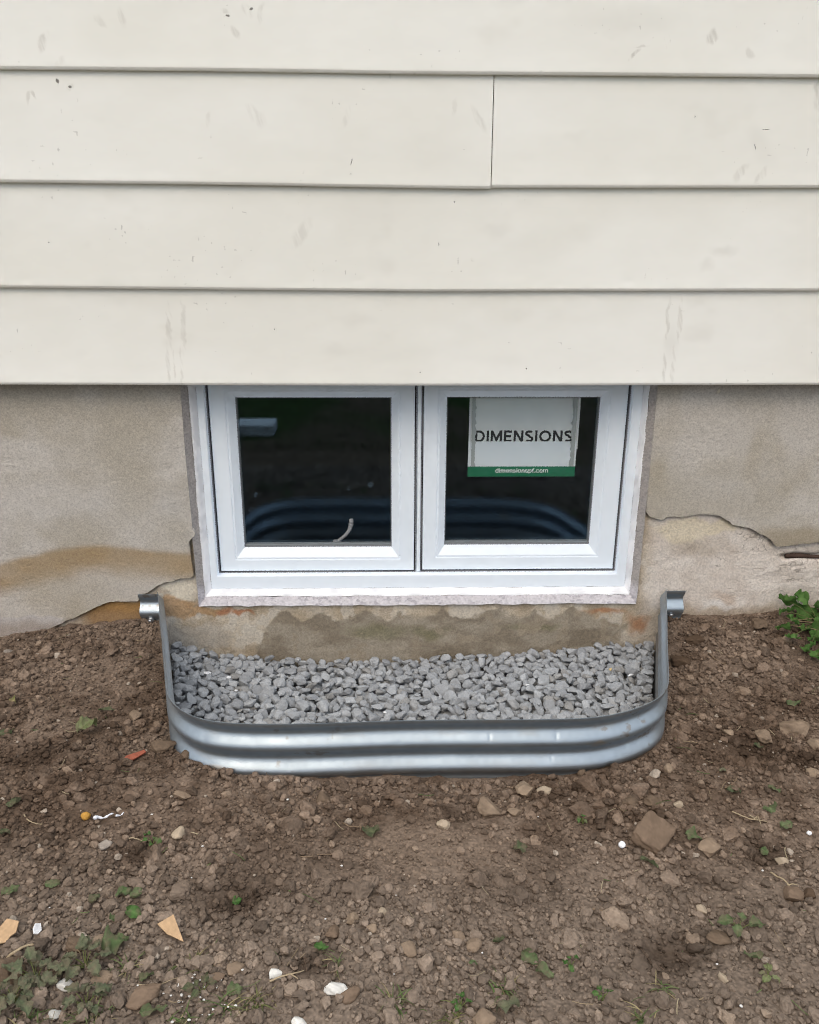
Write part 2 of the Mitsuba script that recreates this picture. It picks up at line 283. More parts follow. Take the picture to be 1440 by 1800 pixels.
# loose stones, leaves and litter carry their own colour per vertex; one material each
scene['stone'] = bumped({'type': 'diffuse', 'reflectance': {'type': 'mesh_attribute', 'name': 'vertex_color'}}, lambda p, n, uv: 0.002 * fbm(p.x * 130, p.y * 130, p.z * 130, 3), 8e-4)
scene['leaf'] = {'type': 'principledthin', 'base_color': {'type': 'mesh_attribute', 'name': 'vertex_color'}, 'roughness': 0.5, 'diff_trans': 0.5, 'spec_trans': 0.0}
TONE = dict(stone_brown=(.165, .118, .085), stone_tan=(.24, .18, .13), stone_pale=(.36, .29, .215), stone_grey=(.28, .24, .205), clod_brown=(.135, .098, .07), clod_tan=(.22, .163, .118), clod_dark=(.085, .058, .04),
            plaster=(.60, .585, .55), plaster_grey=(.47, .46, .43), yellow=(.46, .25, .06), white=(.78, .78, .80), red=(.30, .10, .065), orange=(.46, .31, .185), rust=(.075, .05, .04), concrete=(.62, .62, .62),
            root=(.20, .145, .10), root_pale=(.36, .285, .19))
GREEN = dict(leaf_ivy=((.055, .125, .03), (.11, .20, .06)), leaf_mid=((.085, .125, .055), (.15, .18, .095)), leaf_dark=((.06, .085, .042), (.12, .125, .075)), leaf_pale=((.15, .19, .075), (.22, .23, .13)), leaf_bright=((.045, .115, .028), (.10, .18, .06)),
             leaf_dusty=((.12, .14, .085), (.17, .165, .11)), leaf_yellow=((.30, .24, .13), (.15, .17, .06)), grass_green=((.075, .125, .04), (.13, .16, .07)), grass_yellow=((.17, .165, .07), (.10, .13, .05)))
def mottle(v, tone, var=0.3, seed=0):
    """own colour of a stone: its tone, mottled"""
    a = meshkit.fbm(np.asarray(v) * 70 + seed, 3, seed); b = meshkit.noise(np.asarray(v) * 300, seed)
    return np.clip(np.array(TONE[tone]) * ((1 - var + 2 * var * a) * (0.85 + 0.3 * b))[:, None], 0, 0.85)
def gravel_fn(p, n, uv):
    t = uv.x
    c = mix((0.262, 0.270, 0.284), (0.405, 0.416, 0.430), t)
    c = mix(c, (0.25, 0.235, 0.215), smoothstep(0.86, 0.95, uv.y) * 0.6)
    f = fbm(p.x * 80, p.y * 80, p.z * 80, 3)
    return c * (0.78 + 0.4 * f) * (0.9 + 0.2 * noise(p.x * 500, p.y * 500, p.z * 500))
scene['grey_stone'] = bumped({'type': 'diffuse', 'reflectance': proc(gravel_fn)}, lambda p, n, uv: 0.0016 * fbm(p.x * 150, p.y * 150, p.z * 150, 3), 8e-4)
scene['paper_white'] = two(princ(proc(lambda p, n, uv: mi.Color3f(0.74, 0.77, 0.75) * (0.93 + 0.1 * fbm(p.x * 30, p.z * 18, 1.0))), 0.5))
scene['paper_flap'] = two(princ((0.78, 0.83, 0.85), 0.4))
scene['tape_grey'] = two(princ((0.40, 0.43, 0.42), 0.5))
scene['sign_green'] = two(princ((0.004, 0.16, 0.072), 0.45))
scene['ink_black'] = two(princ((0.01, 0.012, 0.014), 0.5))
scene['ink_white'] = two(princ((0.85, 0.87, 0.87), 0.5))

# ---------------------------------------------------------------- the house: siding
rng = np.random.default_rng(11)
X0, X1 = -3.6, 3.8
LINES = [[(-.742, 1.2161), (-.351, 1.2167), (.044, 1.2148), (.445, 1.2159), (.851, 1.216)], None,
         [(-.8045, .8102), (.046, .8048), (.919, .8092)], [(-.836, .6076), (.047, .6053), (.953, .6074)]]
L1A, L1B = [(-.773, 1.014), (-.367, 1.0122), (.045, 1.0083), (.210, 1.0072)], [(.210, 1.0094), (.885, 1.0133)]
wall = thing('house_siding', 'cream painted lap siding boards with scuffs and drips above the basement window', 'siding', kind='thing')
PROFILE = [(.0135, .222), (.0118, .195), (.0098, .160), (.0078, .125), (.0058, .09), (.0038, .055), (.0022, .028), (.0006, .012), (.0000, .0058), (.0003, .0048), (.0020, .0012), (.0030, .0003), (.0042, .0000), (.0070, .0000), (.0105, .0006), (.0114, .0025), (.0118, .0100), (.0145, .2215)]
def board(xa, xb, pts, dy=0.0, seed=0):
    xs = np.linspace(xa, xb, max(2, int((xb - xa) / 0.02)))
    px, pz = np.array(pts).T
    pz = CAM[2] + (pz - CAM[2]) * .9933; dy = dy - .012
    zb = np.interp(xs, px, pz) + 0.0006 * (meshkit.fbm(np.stack([xs * 9, xs * 0 + seed, xs * 0], -1), 3) - 0.5)
    P = np.array(PROFILE)
    y = np.broadcast_to(P[:, 0], (len(xs), len(P))) + dy
    q = np.stack(np.broadcast_arrays(xs[:, None] * 2.3, P[None, :, 1] * 6 + seed * 3.1, 0 * xs[:, None]), -1)
    y = y + 0.0016 * (meshkit.fbm(q, 2, seed) - 0.5) * (P[None, :, 1] > 0.02)
    v = np.stack(np.broadcast_arrays(xs[:, None], y, zb[:, None] + P[None, :, 1]), -1).reshape(-1, 3)
    n = len(P); f = grid_faces(len(xs), n)
    f = np.vstack([f, [[i * n + n - 1, i * n, (i + 1) * n] for i in range(len(xs) - 1)], [[i * n + n - 1, (i + 1) * n, (i + 1) * n + n - 1] for i in range(len(xs) - 1)]])
    cap = [[0, k, k + 1] for k in range(1, n - 1)]
    e = (len(xs) - 1) * n
    f = np.vstack([f, cap, [[e, e + k + 1, e + k] for k in range(1, n - 1)]])
    return trimesh.Trimesh(v, f, process=False)
for k in range(7, 0, -1):
    if k > 1: add('board', board(X0, X1, [(X0, 1.2155 + .2032 * (k - 1)), (X1, 1.2155 + .2032 * (k - 1))], 0, k + 20), 'siding_paint', wall, 35)
add('board', board(X0, X1, LINES[0], 0, 1), 'siding_paint', wall, 35)
add('board', board(X0, .2084, L1A, -.0012, 2), 'siding_paint', wall, 35, label='left board of the jointed siding course')
add('board', board(.2104, X1, L1B, 0, 3), 'siding_paint', wall, 35, label='right board of the jointed siding course')
add('board', board(X0, X1, LINES[2], 0, 4), 'siding_paint', wall, 35)
add('board', board(X0, X1, LINES[3], 0, 5), 'siding_paint', wall, 35, label='lowest siding board overhanging the window')

# ---------------------------------------------------------------- foundation
OPEN = dict(l=-.448, r=.596, b=.080, t=.66)
fw = thing('foundation_wall', 'old rendered foundation wall with cracked coat, ochre tide mark and damp patch', 'foundation wall', kind='thing')
slab = sg.box(X0, -1.2, X1, 2.62).difference(sg.box(OPEN['l'], OPEN['b'], OPEN['r'], OPEN['t']))
def extrude_y(poly, y0, y1):
    m = trimesh.creation.extrude_polygon(poly, y1 - y0, engine='earcut')
    v = np.array(m.vertices); return trimesh.Trimesh(np.stack([v[:, 0], y0 + (y1 - y0) - v[:, 2], v[:, 1]], -1), m.faces, process=False)
add('masonry', extrude_y(slab, .066, .24), 'render_old', fw)
CRACK_L = [(-.459, .262), (-.455, .248), (-.472, .228), (-.468, .20), (-.467, .162), (-.466, .146), (-.478, .139), (-.497, .137), (-.512, .131), (-.528, .130), (-.548, .120), (-.564, .112), (-.592, .095), (-.605, .078), (-.628, .077), (-.655, .0775), (-.683, .073), (-.719, .058), (-.748, .042), (-.78, .027), (-.806, .015), (-.849, -.004), (-.90, -.05)]
CRACK_R = [(.608, .301), (.613, .293), (.625, .285), (.647, .281), (.662, .288), (.694, .2875), (.73, .293), (.75, .294), (.788, .289), (.805, .277), (.822, .266), (.84, .263), (.864, .258), (.885, .247), (.901, .239), (.922, .224), (.937, .211), (.955, .213), (.981, .217), (1.035, .222), (1.2, .21), (1.4, .23), (1.7, .16), (1.75, -.06)]
def ragged(pts, seed):
    p = np.array(pts); d = np.r_[0, np.cumsum(np.linalg.norm(np.diff(p, axis=0), axis=1))]; s = np.linspace(0, d[-1], int(d[-1] / .004))
    q = np.stack([np.interp(s, d, p[:, 0]), np.interp(s, d, p[:, 1])], -1)
    q += .005 * (np.stack([meshkit.fbm(np.stack([s * 60, s * 0 + seed + k, s * 0], -1), 3) for k in (0, 9)], -1) - .5)
    return q
RL, RR = ragged(CRACK_L, 1), ragged(CRACK_R, 5)
coat_l = sg.Polygon([(-.4585, .70), (-.461, .45), *RL, (X0 + .01, -.08), (X0 + .01, .70)]).buffer(0)
coat_r = sg.Polygon([(.606, .70), (.607, .45), *RR, (X1 - .01, -.08), (X1 - .01, .70)]).buffer(0)
def coat_mesh(poly, edge):
    poly = max(getattr(poly, 'geoms', [poly]), key=lambda g: g.area)
    m = extrude_y(poly, .035, .0435); v = np.array(m.vertices)
    near, _ = cKDTree(edge).query(v[:, [0, 2]])
    front = v[:, 1] < .038
    back = (~front) & (near < .002)        # undercut at the broken edge
    v[back, 2] += .005
    return trimesh.Trimesh(v, m.faces, process=False)
add('render_coat', coat_mesh(coat_l, RL), 'render_sand', fw, label='sandy render coat left of the window, ochre tide mark at its foot')
add('render_coat', coat_mesh(coat_r, RR), 'render_sand', fw, label='sandy grey render coat right of the window')
# the older coat laid bare under the cracks: a relief of lumps with a groove along each crack
gx, gz = np.arange(-1.6, 1.9, .0045), np.arange(-.32, .335, .0045)
G = np.stack(np.meshgrid(gx, gz, indexing='ij'), -1).reshape(-1, 2)
dist = np.minimum(cKDTree(RL[2:]).query(G)[0], cKDTree(RR[2:]).query(G)[0])
g3 = np.c_[G, np.zeros(len(G))]
rel = .0445 + .0035 * (meshkit.fbm(g3 * 16, 3, 3) - .5) + .0014 * (meshkit.fbm(g3 * 90, 3, 4) - .5) + .011 * np.exp(-(dist / .0035) ** 2)
flake = np.clip((G[:, 0] - .86) / .1, 0, 1) * np.clip((.25 - G[:, 1]) / .03, 0, 1) * np.clip((G[:, 1] - .07) / .05, 0, 1)
rel += flake * .010 * (np.floor(meshkit.fbm(g3 * [14, 34, 1], 4, 8) * 7) / 7 - .45)
hole = np.exp(-(np.maximum(.958 - G[:, 0], 0) / .006) ** 2 - ((G[:, 1] - .1815 - .002 * np.sin(G[:, 0] * 90)) / .0065) ** 2)
rel += .016 * hole
rel = np.clip(rel, .0400, .0640)
faces = grid_faces(len(gx), len(gz)); cen = G[faces].mean(1)
inside = (cen[:, 0] > OPEN['l'] - .008) & (cen[:, 0] < OPEN['r'] + .008) & (cen[:, 1] > .068)
add('old_render', trimesh.Trimesh(np.c_[G[:, 0], rel, G[:, 1]], faces[~inside][:, ::-1], process=False), 'render_old', fw, True, label='older render laid bare under the cracks, damp and rust stained below the window')
bar = sweep([(x, .050 + .001 * math.sin(x * 70), .1805 + .0015 * math.sin(x * 40)) for x in np.linspace(.966, 1.22, 24)], [.0052 + .001 * math.sin(7 * i) for i in range(24)], 8)
add('rusty_bar', bar, 'stone', fw, True, color=mottle(bar.vertices, 'rust'), label='rusty iron bar showing in a broken hollow of the wall')

# the sawn reveal round the window: grey cut concrete, then white caulk up to the frame
def ring(l, r, b, t, y, n=60):
    side = np.linspace(t, b, n); bot = np.linspace(l, r, n * 2)
    return np.vstack([np.c_[np.full(n, l), np.full(n, y), side], np.c_[bot, np.full(2 * n, y), np.full(2 * n, b)], np.c_[np.full(n, r), np.full(n, y), side[::-1]]])
def band(A, B, rows, wob, seed, ya=0):
    t = np.linspace(0, 1, rows)[:, None, None]
    P = A[None] * (1 - t) + B[None] * t
    d = meshkit.fbm(P * 55, 3, seed) - .5
    fade = np.sin(np.linspace(0, 1, rows) * np.pi * .5)[:, None] if ya else np.ones((rows, 1))
    P = P.copy(); P[..., 1] += wob * d * fade; P[..., 0] += wob * (meshkit.fbm(P * 40 + 9, 3, seed + 1) - .5) * fade; P[..., 2] += wob * (meshkit.fbm(P * 40 + 4, 3, seed + 2) - .5) * fade
    return trimesh.Trimesh(P.reshape(-1, 3), grid_faces(rows, len(A)), process=False)
R0 = ring(-.4605, .6080, .0630, .66, .0362); R0[:, 0] += .003 * (meshkit.fbm(R0 * 30, 3, 1) - .5); R0[:, 2] += .012 * (meshkit.fbm(R0 * 38, 4, 2) - .5)
R1 = ring(-.4475, .5945, .0800, .66, .0540); R1[:, 0] += .002 * (meshkit.fbm(R1 * 35, 3, 4) - .5); R1[:, 2] += .006 * (meshkit.fbm(R1 * 26, 4, 5) - .5)
R2 = ring(-.4335, .5850, .0935, .66, .0700)
add('cut_reveal', band(R0, R1, 8, .005, 6, 1), 'cut_concrete', fw, True, label='sawn concrete edge round the window opening, flecked with aggregate')
RB = ring(-.4470, .5950, .0650, .66, .110)
add('reveal_back', band(R1 + [0, .004, 0], RB, 3, 0, 2), 'cut_concrete', fw, True)

# ---------------------------------------------------------------- the window
win = thing('basement_window', 'white two sash basement window with dark double glazing under the siding', 'window', kind='thing')
caulk = band(R1, R2 + [0, .001, 0], 7, .0035, 12, 0)
cv = np.array(caulk.vertices); tt = np.repeat(np.linspace(0, 1, 7), len(R1)); cv[:, 1] -= .004 * np.sin(tt * np.pi)
add('caulk', trimesh.Trimesh(cv, caulk.faces, process=False), 'white_caulk', win, True, label='rough bead of white caulk between frame and wall')
FY = .070
def frame_loop(o, i, yf, yb, r=.0012):
    """one mitred frame: outer and inner rectangles (l, r, b, t) extruded from yf to yb with small chamfers on the front"""
    loops = [(o, yb), (o, yf + r), ((o[0] + r, o[1] - r, o[2] + r, o[3] - r), yf), ((i[0] - r, i[1] + r, i[2] - r, i[3] + r), yf), (i, yf + r), (i, yb)]
    v, f = [], []
    for (l, rr, b, t), y in loops: v += [(l, y, b), (rr, y, b), (rr, y, t), (l, y, t)]
    n = len(loops)
    for a in range(n):
        for k in range(4):
            p, q = a * 4 + k, a * 4 + (k + 1) % 4; p2, q2 = ((a + 1) % n) * 4 + k, ((a + 1) % n) * 4 + (k + 1) % 4
            f += [[p, q, q2], [p, q2, p2]]
    return trimesh.Trimesh(v, f, process=False)
FO = (-.4335, .5850, .0935, .650)
add('frame', frame_loop(FO, (-.4170, .5630, .1275, .622), FY, .150), 'white_pvc', win)
add('sill', cat([box(-.4163, .5623, .0735, .1, .1235, .1272, .0006)]), 'white_pvc', win)
add('mullion', cat([box(.0665, .0790, .1005, .150, .1276, .6218), box(.0693, .0773, .086, .1004, .1300, .6215, .0012)]), 'white_pvc', win)
def sash(key, o, glass, label):
    s = key
    o2 = (o[0], o[1], o[2], o[3])
    bead = (glass[0] - .0205, glass[1] + .0205, glass[2] - .0265, glass[3] + .0205)
    s = add('sash', frame_loop(o2, bead, .0900, .140, .0016), 'white_pvc', win, label=label)
    g = glass
    loops = [(bead, .0925), ((bead[0] + .0012, bead[1] - .0012, bead[2] + .0012, bead[3] - .0012), .0912), ((bead[0] + .0045, bead[1] - .0045, bead[2] + .0045, bead[3] - .0045), .0914), (g, .1045), (g, .1075)]
    v, f = [], []
    for (l, r, b, t), y in loops: v += [(l, y, b), (r, y, b), (r, y, t), (l, y, t)]
    for a in range(len(loops) - 1):
        for k in range(4):
            p, q = a * 4 + k, a * 4 + (k + 1) % 4
            f += [[p, q, q + 4], [p, q + 4, p + 4]]
    add('glazing_bead', trimesh.Trimesh(v, f, process=False), 'white_pvc', s)
    add('gasket', frame_loop((g[0] - .004, g[1] + .004, g[2] - .004, g[3] + .004), (g[0] + .0016, g[1] - .0016, g[2] + .0022, g[3] - .0016), .1062, .1074, .0003), 'rubber_gap_shade', s)
    for y in (.1085, .1245):
        add('pane', trimesh.Trimesh([(g[0] - .006, y, g[2] - .006), (g[1] + .006, y, g[2] - .006), (g[1] + .006, y, g[3] + .006), (g[0] - .006, y, g[3] + .006)], [[0, 1, 2], [0, 2, 3]], process=False), 'glass', s)
    add('spacer', frame_loop((g[0] - .0055, g[1] + .0055, g[2] - .0055, g[3] + .0055), (g[0] + .0022, g[1] - .0022, g[2] + .0062, g[3] - .0022), .1095, .1235, .0002), 'spacer_alu', s)
add_sash = [((-.4115, .0625, .1322, .6130), (-.3532, .0079, .1893, .5605), 'left sash'), ((.0830, .5574, .1332, .6130), (.1374, .4966, .1932, .5615), 'right sash')]
for n_, (o, g, lab) in enumerate(add_sash):
    sash(None, o, g, lab)
# dark liners and seals added to deepen the shade in the sash gaps
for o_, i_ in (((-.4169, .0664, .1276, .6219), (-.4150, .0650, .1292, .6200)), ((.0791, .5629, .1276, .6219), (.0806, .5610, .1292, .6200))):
    add('gap_shade_liner', frame_loop(o_, i_, .0905, .1165, .0002), 'rubber_gap_shade', win)
add('gap_shade_seal', frame_loop((-.4166, .0664, .1274, .6222), (-.4100, .0620, .1340, .608), .1170, .1190, .0003), 'rubber_gap_shade', win)
add('gap_shade_seal', frame_loop((.0791, .5626, .1274, .6222), (.0840, .5560, .1350, .608), .1170, .1190, .0003), 'rubber_gap_shade', win)
ck = [(-.128, .150, .186), (-.1175, .146, .1965), (-.106, .144, .2075), (-.098, .144, .2195), (-.0935, .145, .233), (-.0925, .147, .243), (-.093, .148, .2475)]
u_ = splev(np.linspace(0, 1, 26), splprep(np.array(ck).T, s=0)[0]); cr = np.array(u_).T
add('crank_handle', cat([sweep(cr, np.interp(np.linspace(0, 1, 26), [0, .6, .85, 1], [.0040, .0046, .0062, .0050]), 12), box(-.140, -.118, .138, .162, .176, .1885, .003)]), 'grey_plastic', win, 30, label='white folding crank handle behind the left pane')

# dark basement behind the glass
def inward(b): b.invert(); return b
room = cat([box(-2.4, 2.6, 3.6, 3.7, -1.19, 1.6), box(-2.5, -2.4, .2401, 3.7, -1.19, 1.6), box(2.6, 2.7, .2401, 3.7, -1.19, 1.6), box(-2.5, 2.7, .2402, 3.7, 1.6, 1.7), box(-2.5, 2.7, .2402, 3.7, -1.3, -1.19)])
add('basement_room', room, 'room_dark', kind='structure', label='dark basement room behind the glass')

# paper sign behind the right pane
sg_ = thing('paper_sign', 'white and green paper sign with black lettering taped behind the right window pane', 'sign')
SX0, SX1, SZF = .1932, .4552, .4490
add('sheet', box(SX0, SX1 + .002, .1316, .1324, SZF - .02, .600), 'paper_white', sg_)
add('flap', box(SX0 - .0004, SX1 - .0006, .1298, .1306, .3866, SZF - .0008), 'paper_flap', sg_, label='bluish blank flap under the fold')
add('footer_band', box(SX0 - .0004, SX1 - .0008, .1297, .1307, .3610, .3863), 'sign_green', sg_, label='green band with white web address')
def lettering(text, x0, x1, z0, cap, y, mat, bold, zcut=None):
    m = meshkit.text_mesh(text, cap, .0006, bold); v = np.array(m.vertices)
    v[:, 0] = x0 + (v[:, 0] - v[:, 0].min()) / np.ptp(v[:, 0]) * (x1 - x0)
    P = np.stack([v[:, 0], y - v[:, 2], z0 + v[:, 1]], -1)
    m2 = trimesh.Trimesh(P, m.faces, process=False)
    if zcut is not None:
        m2 = trimesh.intersections.slice_mesh_plane(m2, [0, 0, 1], [0, 0, zcut])
    add('lettering', m2, mat, sg_)
def stroke_word(word, x0, x1, z0, cap, y, mat, zcut, t=.19):
    arc = lambda cx, cz, rx, rz, a, b: [(cx + rx * math.cos(math.radians(q)), cz + rz * math.sin(math.radians(q))) for q in np.linspace(a, b, 22)]
    h = t / 2; L = {'I': ([[(h, 0), (h, 1)]], t), 'M': ([[(h, 0), (h, 1), (.5, .18), (1 - h, 1), (1 - h, 0)]], 1.0), 'E': ([[(.68, h), (h, h), (h, 1 - h), (.68, 1 - h)], [(h, .51), (.62, .51)]], .70), 'N': ([[(h, 0), (h, 1), (.84 - h, 0), (.84 - h, 1)]], .84),
        'D': ([[(h, h), (.36, h)] + arc(.36, .5, .5 - h, .5 - h, -90, 90) + [(h, 1 - h), (h, h)]], .86), 'O': ([arc(.53, .5, .53 - h, .5 - h, 0, 360)], 1.06),
        'S': ([arc(.36, .74, .28, .26 - h, 35, 180)[:] + arc(.36, .74, .28, .26 - h, 180, 262)[1:] + arc(.36, .27, .29, .27 - h, 75, -145)], .72)}
    at, P = 0, []
    for ch in word:
        lines, w = L[ch]
        P += [sg.LineString([(a + at, b) for a, b in ln]).buffer(h, cap_style=2, join_style=2) for ln in lines]; at += w + .17
    u = shapely.union_all(P); k = (x1 - x0) / (at - .17)
    u = shapely.affinity.affine_transform(u, [k, 0, 0, cap, x0, z0]).intersection(sg.box(-9, zcut, 9, z0 + cap))
    add('lettering', cat([extrude_y(g, y - .0006, y) for g in getattr(u, 'geoms', [u])]), mat, sg_)
import shapely.affinity
stroke_word('DIMENSIONS', .2085, .4430, .4470, .0285, .1314, 'ink_black', SZF)
lettering('dimensionspf.com', .2600, .3885, .3716, .0098, .1295, 'ink_white', True)
def strip(x0, x1, z0, z1, y, seed):
    n = 40; z = np.linspace(z0, z1, n); j = np.array([.0035 * (meshkit.fbm(np.array([q * 130, seed, 0.]), 3) - .5) for q in z])
    j = np.round(j / .0008) * .0008
    P = np.vstack([np.c_[np.full(n, x0), np.full(n, y), z], np.c_[x1 + j * 2.2, np.full(n, y), z]])
    f = [[i, n + i, n + i + 1] for i in range(n - 1)] + [[i, n + i + 1, i + 1] for i in range(n - 1)]
    return trimesh.Trimesh(P, f, process=False)
add('tape', strip(.2000, .2090, .3872, .595, .1290, 1), 'tape_grey', sg_)
add('tape', strip(.4500, .4400, .3872, .595, .1290, 7), 'tape_grey', sg_)

# cocoon on the wall under the siding
co = trimesh.creation.icosphere(subdivisions=3); cvx = np.array(co.vertices) * [.0030, .0025, .0052]; th = .35
cvx = np.stack([cvx[:, 0] * math.cos(th) + cvx[:, 2] * math.sin(th), cvx[:, 1], -cvx[:, 0] * math.sin(th) + cvx[:, 2] * math.cos(th)], -1) + [.7446, .0336, .5875]
add('cocoon', trimesh.Trimesh(cvx, co.faces, process=False), 'stone', None, True, color=np.tile([.62, .58, .48], (len(cvx), 1)), label='tiny whitish cocoon stuck on the wall just under the siding', cat=None)
labels['cocoon']['category'] = 'cocoon'

# ---------------------------------------------------------------- the window well
well = thing('window_well', 'corrugated galvanised steel window well sunk in the soil under the window', 'window well')
PLAN = [(-.550, .031), (-.505, -.115), (-.461, -.262), (-.421, -.395), (-.407, -.440), (-.383, -.472), (-.351, -.500), (-.319, -.518), (-.285, -.5275), (-.241, -.531), (-.189, -.5310), (-.085, -.5285), (.016, -.526), (.168, -.525), (.301, -.525), (.358, -.522), (.400, -.513), (.441, -.497), (.482, -.471), (.513, -.446), (.532, -.410), (.552, -.350), (.595, -.215), (.632, -.095), (.672, .031)]
tck = splprep(np.array(PLAN).T, s=1.5e-5, k=3)[0]
us = np.linspace(0, 1, 420); PX = np.array(splev(us, tck)).T
d_ = np.r_[0, np.cumsum(np.linalg.norm(np.diff(PX, axis=0), axis=1))]; PX = np.stack([np.interp(np.linspace(0, d_[-1], 420), d_, PX[:, k]) for k in (0, 1)], -1)
RIM = .1045
def prof(z):
    d = -.0068 * np.cos(2 * np.pi * (z - .0800) / .0515)
    lip = np.clip((z - (RIM - .010)) / .010, 0, 1)
    return d * (1 - .35 * lip)
def sheet(path, normals, z0=-.26, zs=None, th=.0016):
    zs = np.r_[RIM, RIM - .0006, np.arange(RIM - .004, z0, -.0032)] if zs is None else zs
    out = path[:, None] + normals[:, None] * (prof(zs)[None, :, None])
    inn = out - normals[:, None] * th
    A = np.concatenate([out, np.broadcast_to(zs[None, :, None], (*out.shape[:2], 1))], -1)
    B = np.concatenate([inn, np.broadcast_to(zs[None, :, None], (*out.shape[:2], 1))], -1)
    n, m = len(path), len(zs)
    v = np.vstack([A.reshape(-1, 3), B.reshape(-1, 3)]); f1 = grid_faces(n, m); o = n * m
    f = [f1, f1[:, ::-1] + o]
    i = np.arange(n - 1); f += [np.stack([i * m, o + i * m, o + (i + 1) * m], 1), np.stack([i * m, o + (i + 1) * m, (i + 1) * m], 1)]
    for e, s in ((0, 1), ((n - 1) * m, -1)):
        j = np.arange(m - 1); q = np.vstack([np.stack([e + j, e + j + 1, o + e + j + 1], 1), np.stack([e + j, o + e + j + 1, o + e + j], 1)])
        f.append(q[:, ::s])
    return trimesh.Trimesh(v, np.vstack(f), process=False)
tg = np.gradient(PX, axis=0); tg /= np.linalg.norm(tg, axis=1, keepdims=True)
NR = np.stack([tg[:, 1], -tg[:, 0]], -1)      # outward
add('panel', sheet(PX, NR), 'galvanised', well, 40)
def flange(xa, xb, label):
    # the strip folded flat against the wall, with the same corrugations
    n = 14; xs = np.linspace(xa, xb, n)
    path = np.c_[xs, np.full(n, .0215)]; nr = np.tile([0., -1.], (n, 1))
    k = add('flange', sheet(path, nr, -.2), 'galvanised', well, 40, label=label)
def bolt(x, z, y):
    hexa = trimesh.creation.cylinder(.0058, .006, sections=6); wash = trimesh.creation.cylinder(.0082, .0016, sections=24); dome = trimesh.creation.icosphere(2, .0042)
    dome.apply_scale([1, 1, .45]); dome.apply_translation([0, 0, .003])
    wash.apply_translation([0, 0, -.0036]); m = cat([hexa, wash, dome]); m.apply_transform(trimesh.transformations.rotation_matrix(math.pi / 2, [1, 0, 0])); m.apply_translation([x, y, z])
    add('bolt', m, 'bolt_zinc', well, 30)
flange(-.597, -.5505, 'left wall flange'); flange(.6725, .719, 'right wall flange')
bolt(-.5745, .0335, .0195); bolt(.6905, .0395, .0195)
WELL = sg.Polygon([(-.552, .08), *PX, (.674, .08)])

# ---------------------------------------------------------------- soil
WB = cKDTree(PX)
def in_well(x, y): return shapely.contains_xy(WELL, x, y)
def height(x, y):
    x, y = np.asarray(x, float), np.asarray(y, float)
    p = np.stack([x, y, 0 * x], -1)
    wallz = np.interp(x, [-1.5, -.95, -.80, -.70, -.58, .70, .92, 1.0, 1.08, 1.5], [-.012, -.006, .016, .023, .022, .027, .029, .036, .05, .03])
    b = np.clip((y + .22) / .25, 0, 1)
    z = wallz * b * b
    z += .030 * (meshkit.fbm(p * 3.2, 3, 1) - .5) + .018 * (meshkit.fbm(p * 11, 3, 2) - .5) * (1 - .6 * calm(x, y)) + .010 * (meshkit.fbm(p * 34, 3, 3) - .5) * (1 - .8 * calm(x, y)) + .0035 * (meshkit.fbm(p * 110, 2, 5) - .5)
    for a, c, r, d in HOLES: z -= d * np.exp(-((x - a) ** 2 + (y - c) ** 2) / r ** 2)
    # soil shovelled up against the well, lower at the middle of its front
    z -= .022 * np.exp(-((y + .56) / .055) ** 2) * np.exp(-((x - .12) / .37) ** 4) * (.75 + .5 * (meshkit.fbm(p * 14, 2, 33)))
    z += .010 * (np.exp(-((x + .585) / .05) ** 2) + np.exp(-((x - .70) / .05) ** 2)) * np.exp(-((y - .01) / .03) ** 2)
    z += .008 * np.exp(-((y + .56) / .03) ** 2) * np.clip(np.abs(x - .06) / .25, 0, 1)
    e = np.minimum(np.minimum((x + 1.35) / .15, (1.5 - x) / .15), (y + 1.3) / .12)
    return z * np.clip(e, 0, 1) + .0
HOLES = [(-.394, -.734, .035, .012), (-.219, -.83, .04, .014), (.125, -.64, .025, .010), (.386, -.914, .05, .012), (.60, -.729, .04, .014), (.67, -.50, .03, .016), (.725, -.46, .03, .014), (.165, -.89, .02, .012)]
def calm(x, y):
    s = np.exp(-(((x - .05) / .23) ** 2 + ((y + .735) / .11) ** 2) ** 1.5) + .7 * np.exp(-(((x - .27) / .14) ** 2 + ((y + .99) / .07) ** 2)) + .5 * np.exp(-(((x - .30) / .10) ** 2 + ((y + .80) / .08) ** 2))
    return np.clip(s, 0, 1)
SX, SY = np.arange(-1.35, 1.5001, .0045), np.arange(-1.30, .0551, .0045)
S = np.stack(np.meshgrid(SX, SY, indexing='ij'), -1).reshape(-1, 2)
sz = height(S[:, 0], S[:, 1])
ins = in_well(S[:, 0], S[:, 1]); dd, ii = WB.query(S)
snap = ins & (dd < .0075); Sxy = S.copy(); Sxy[snap] = PX[ii[snap]] + NR[ii[snap]] * .001
sz[snap] = height(Sxy[snap, 0], Sxy[snap, 1])
ff = grid_faces(len(SX), len(SY))
deep = ins & ~snap
ff = ff[~deep[ff].any(1)]
# the pit floor under the gravel and a steep edge of the patch belong to the same soil
soil = thing('soil', 'dark brown crumbly freshly dug soil', None, kind='structure')
gxp, gyp = np.meshgrid(np.linspace(-.60, .74, 40), np.linspace(-.56, .063, 24), indexing='ij')
pit = trimesh.Trimesh(np.c_[gxp.ravel(), gyp.ravel(), np.full(gxp.size, -.172)], grid_faces(40, 24), process=False)
top = trimesh.Trimesh(np.c_[Sxy, sz], ff, process=False)
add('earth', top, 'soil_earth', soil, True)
add('pit_floor', pit, 'soil_earth', soil, True)
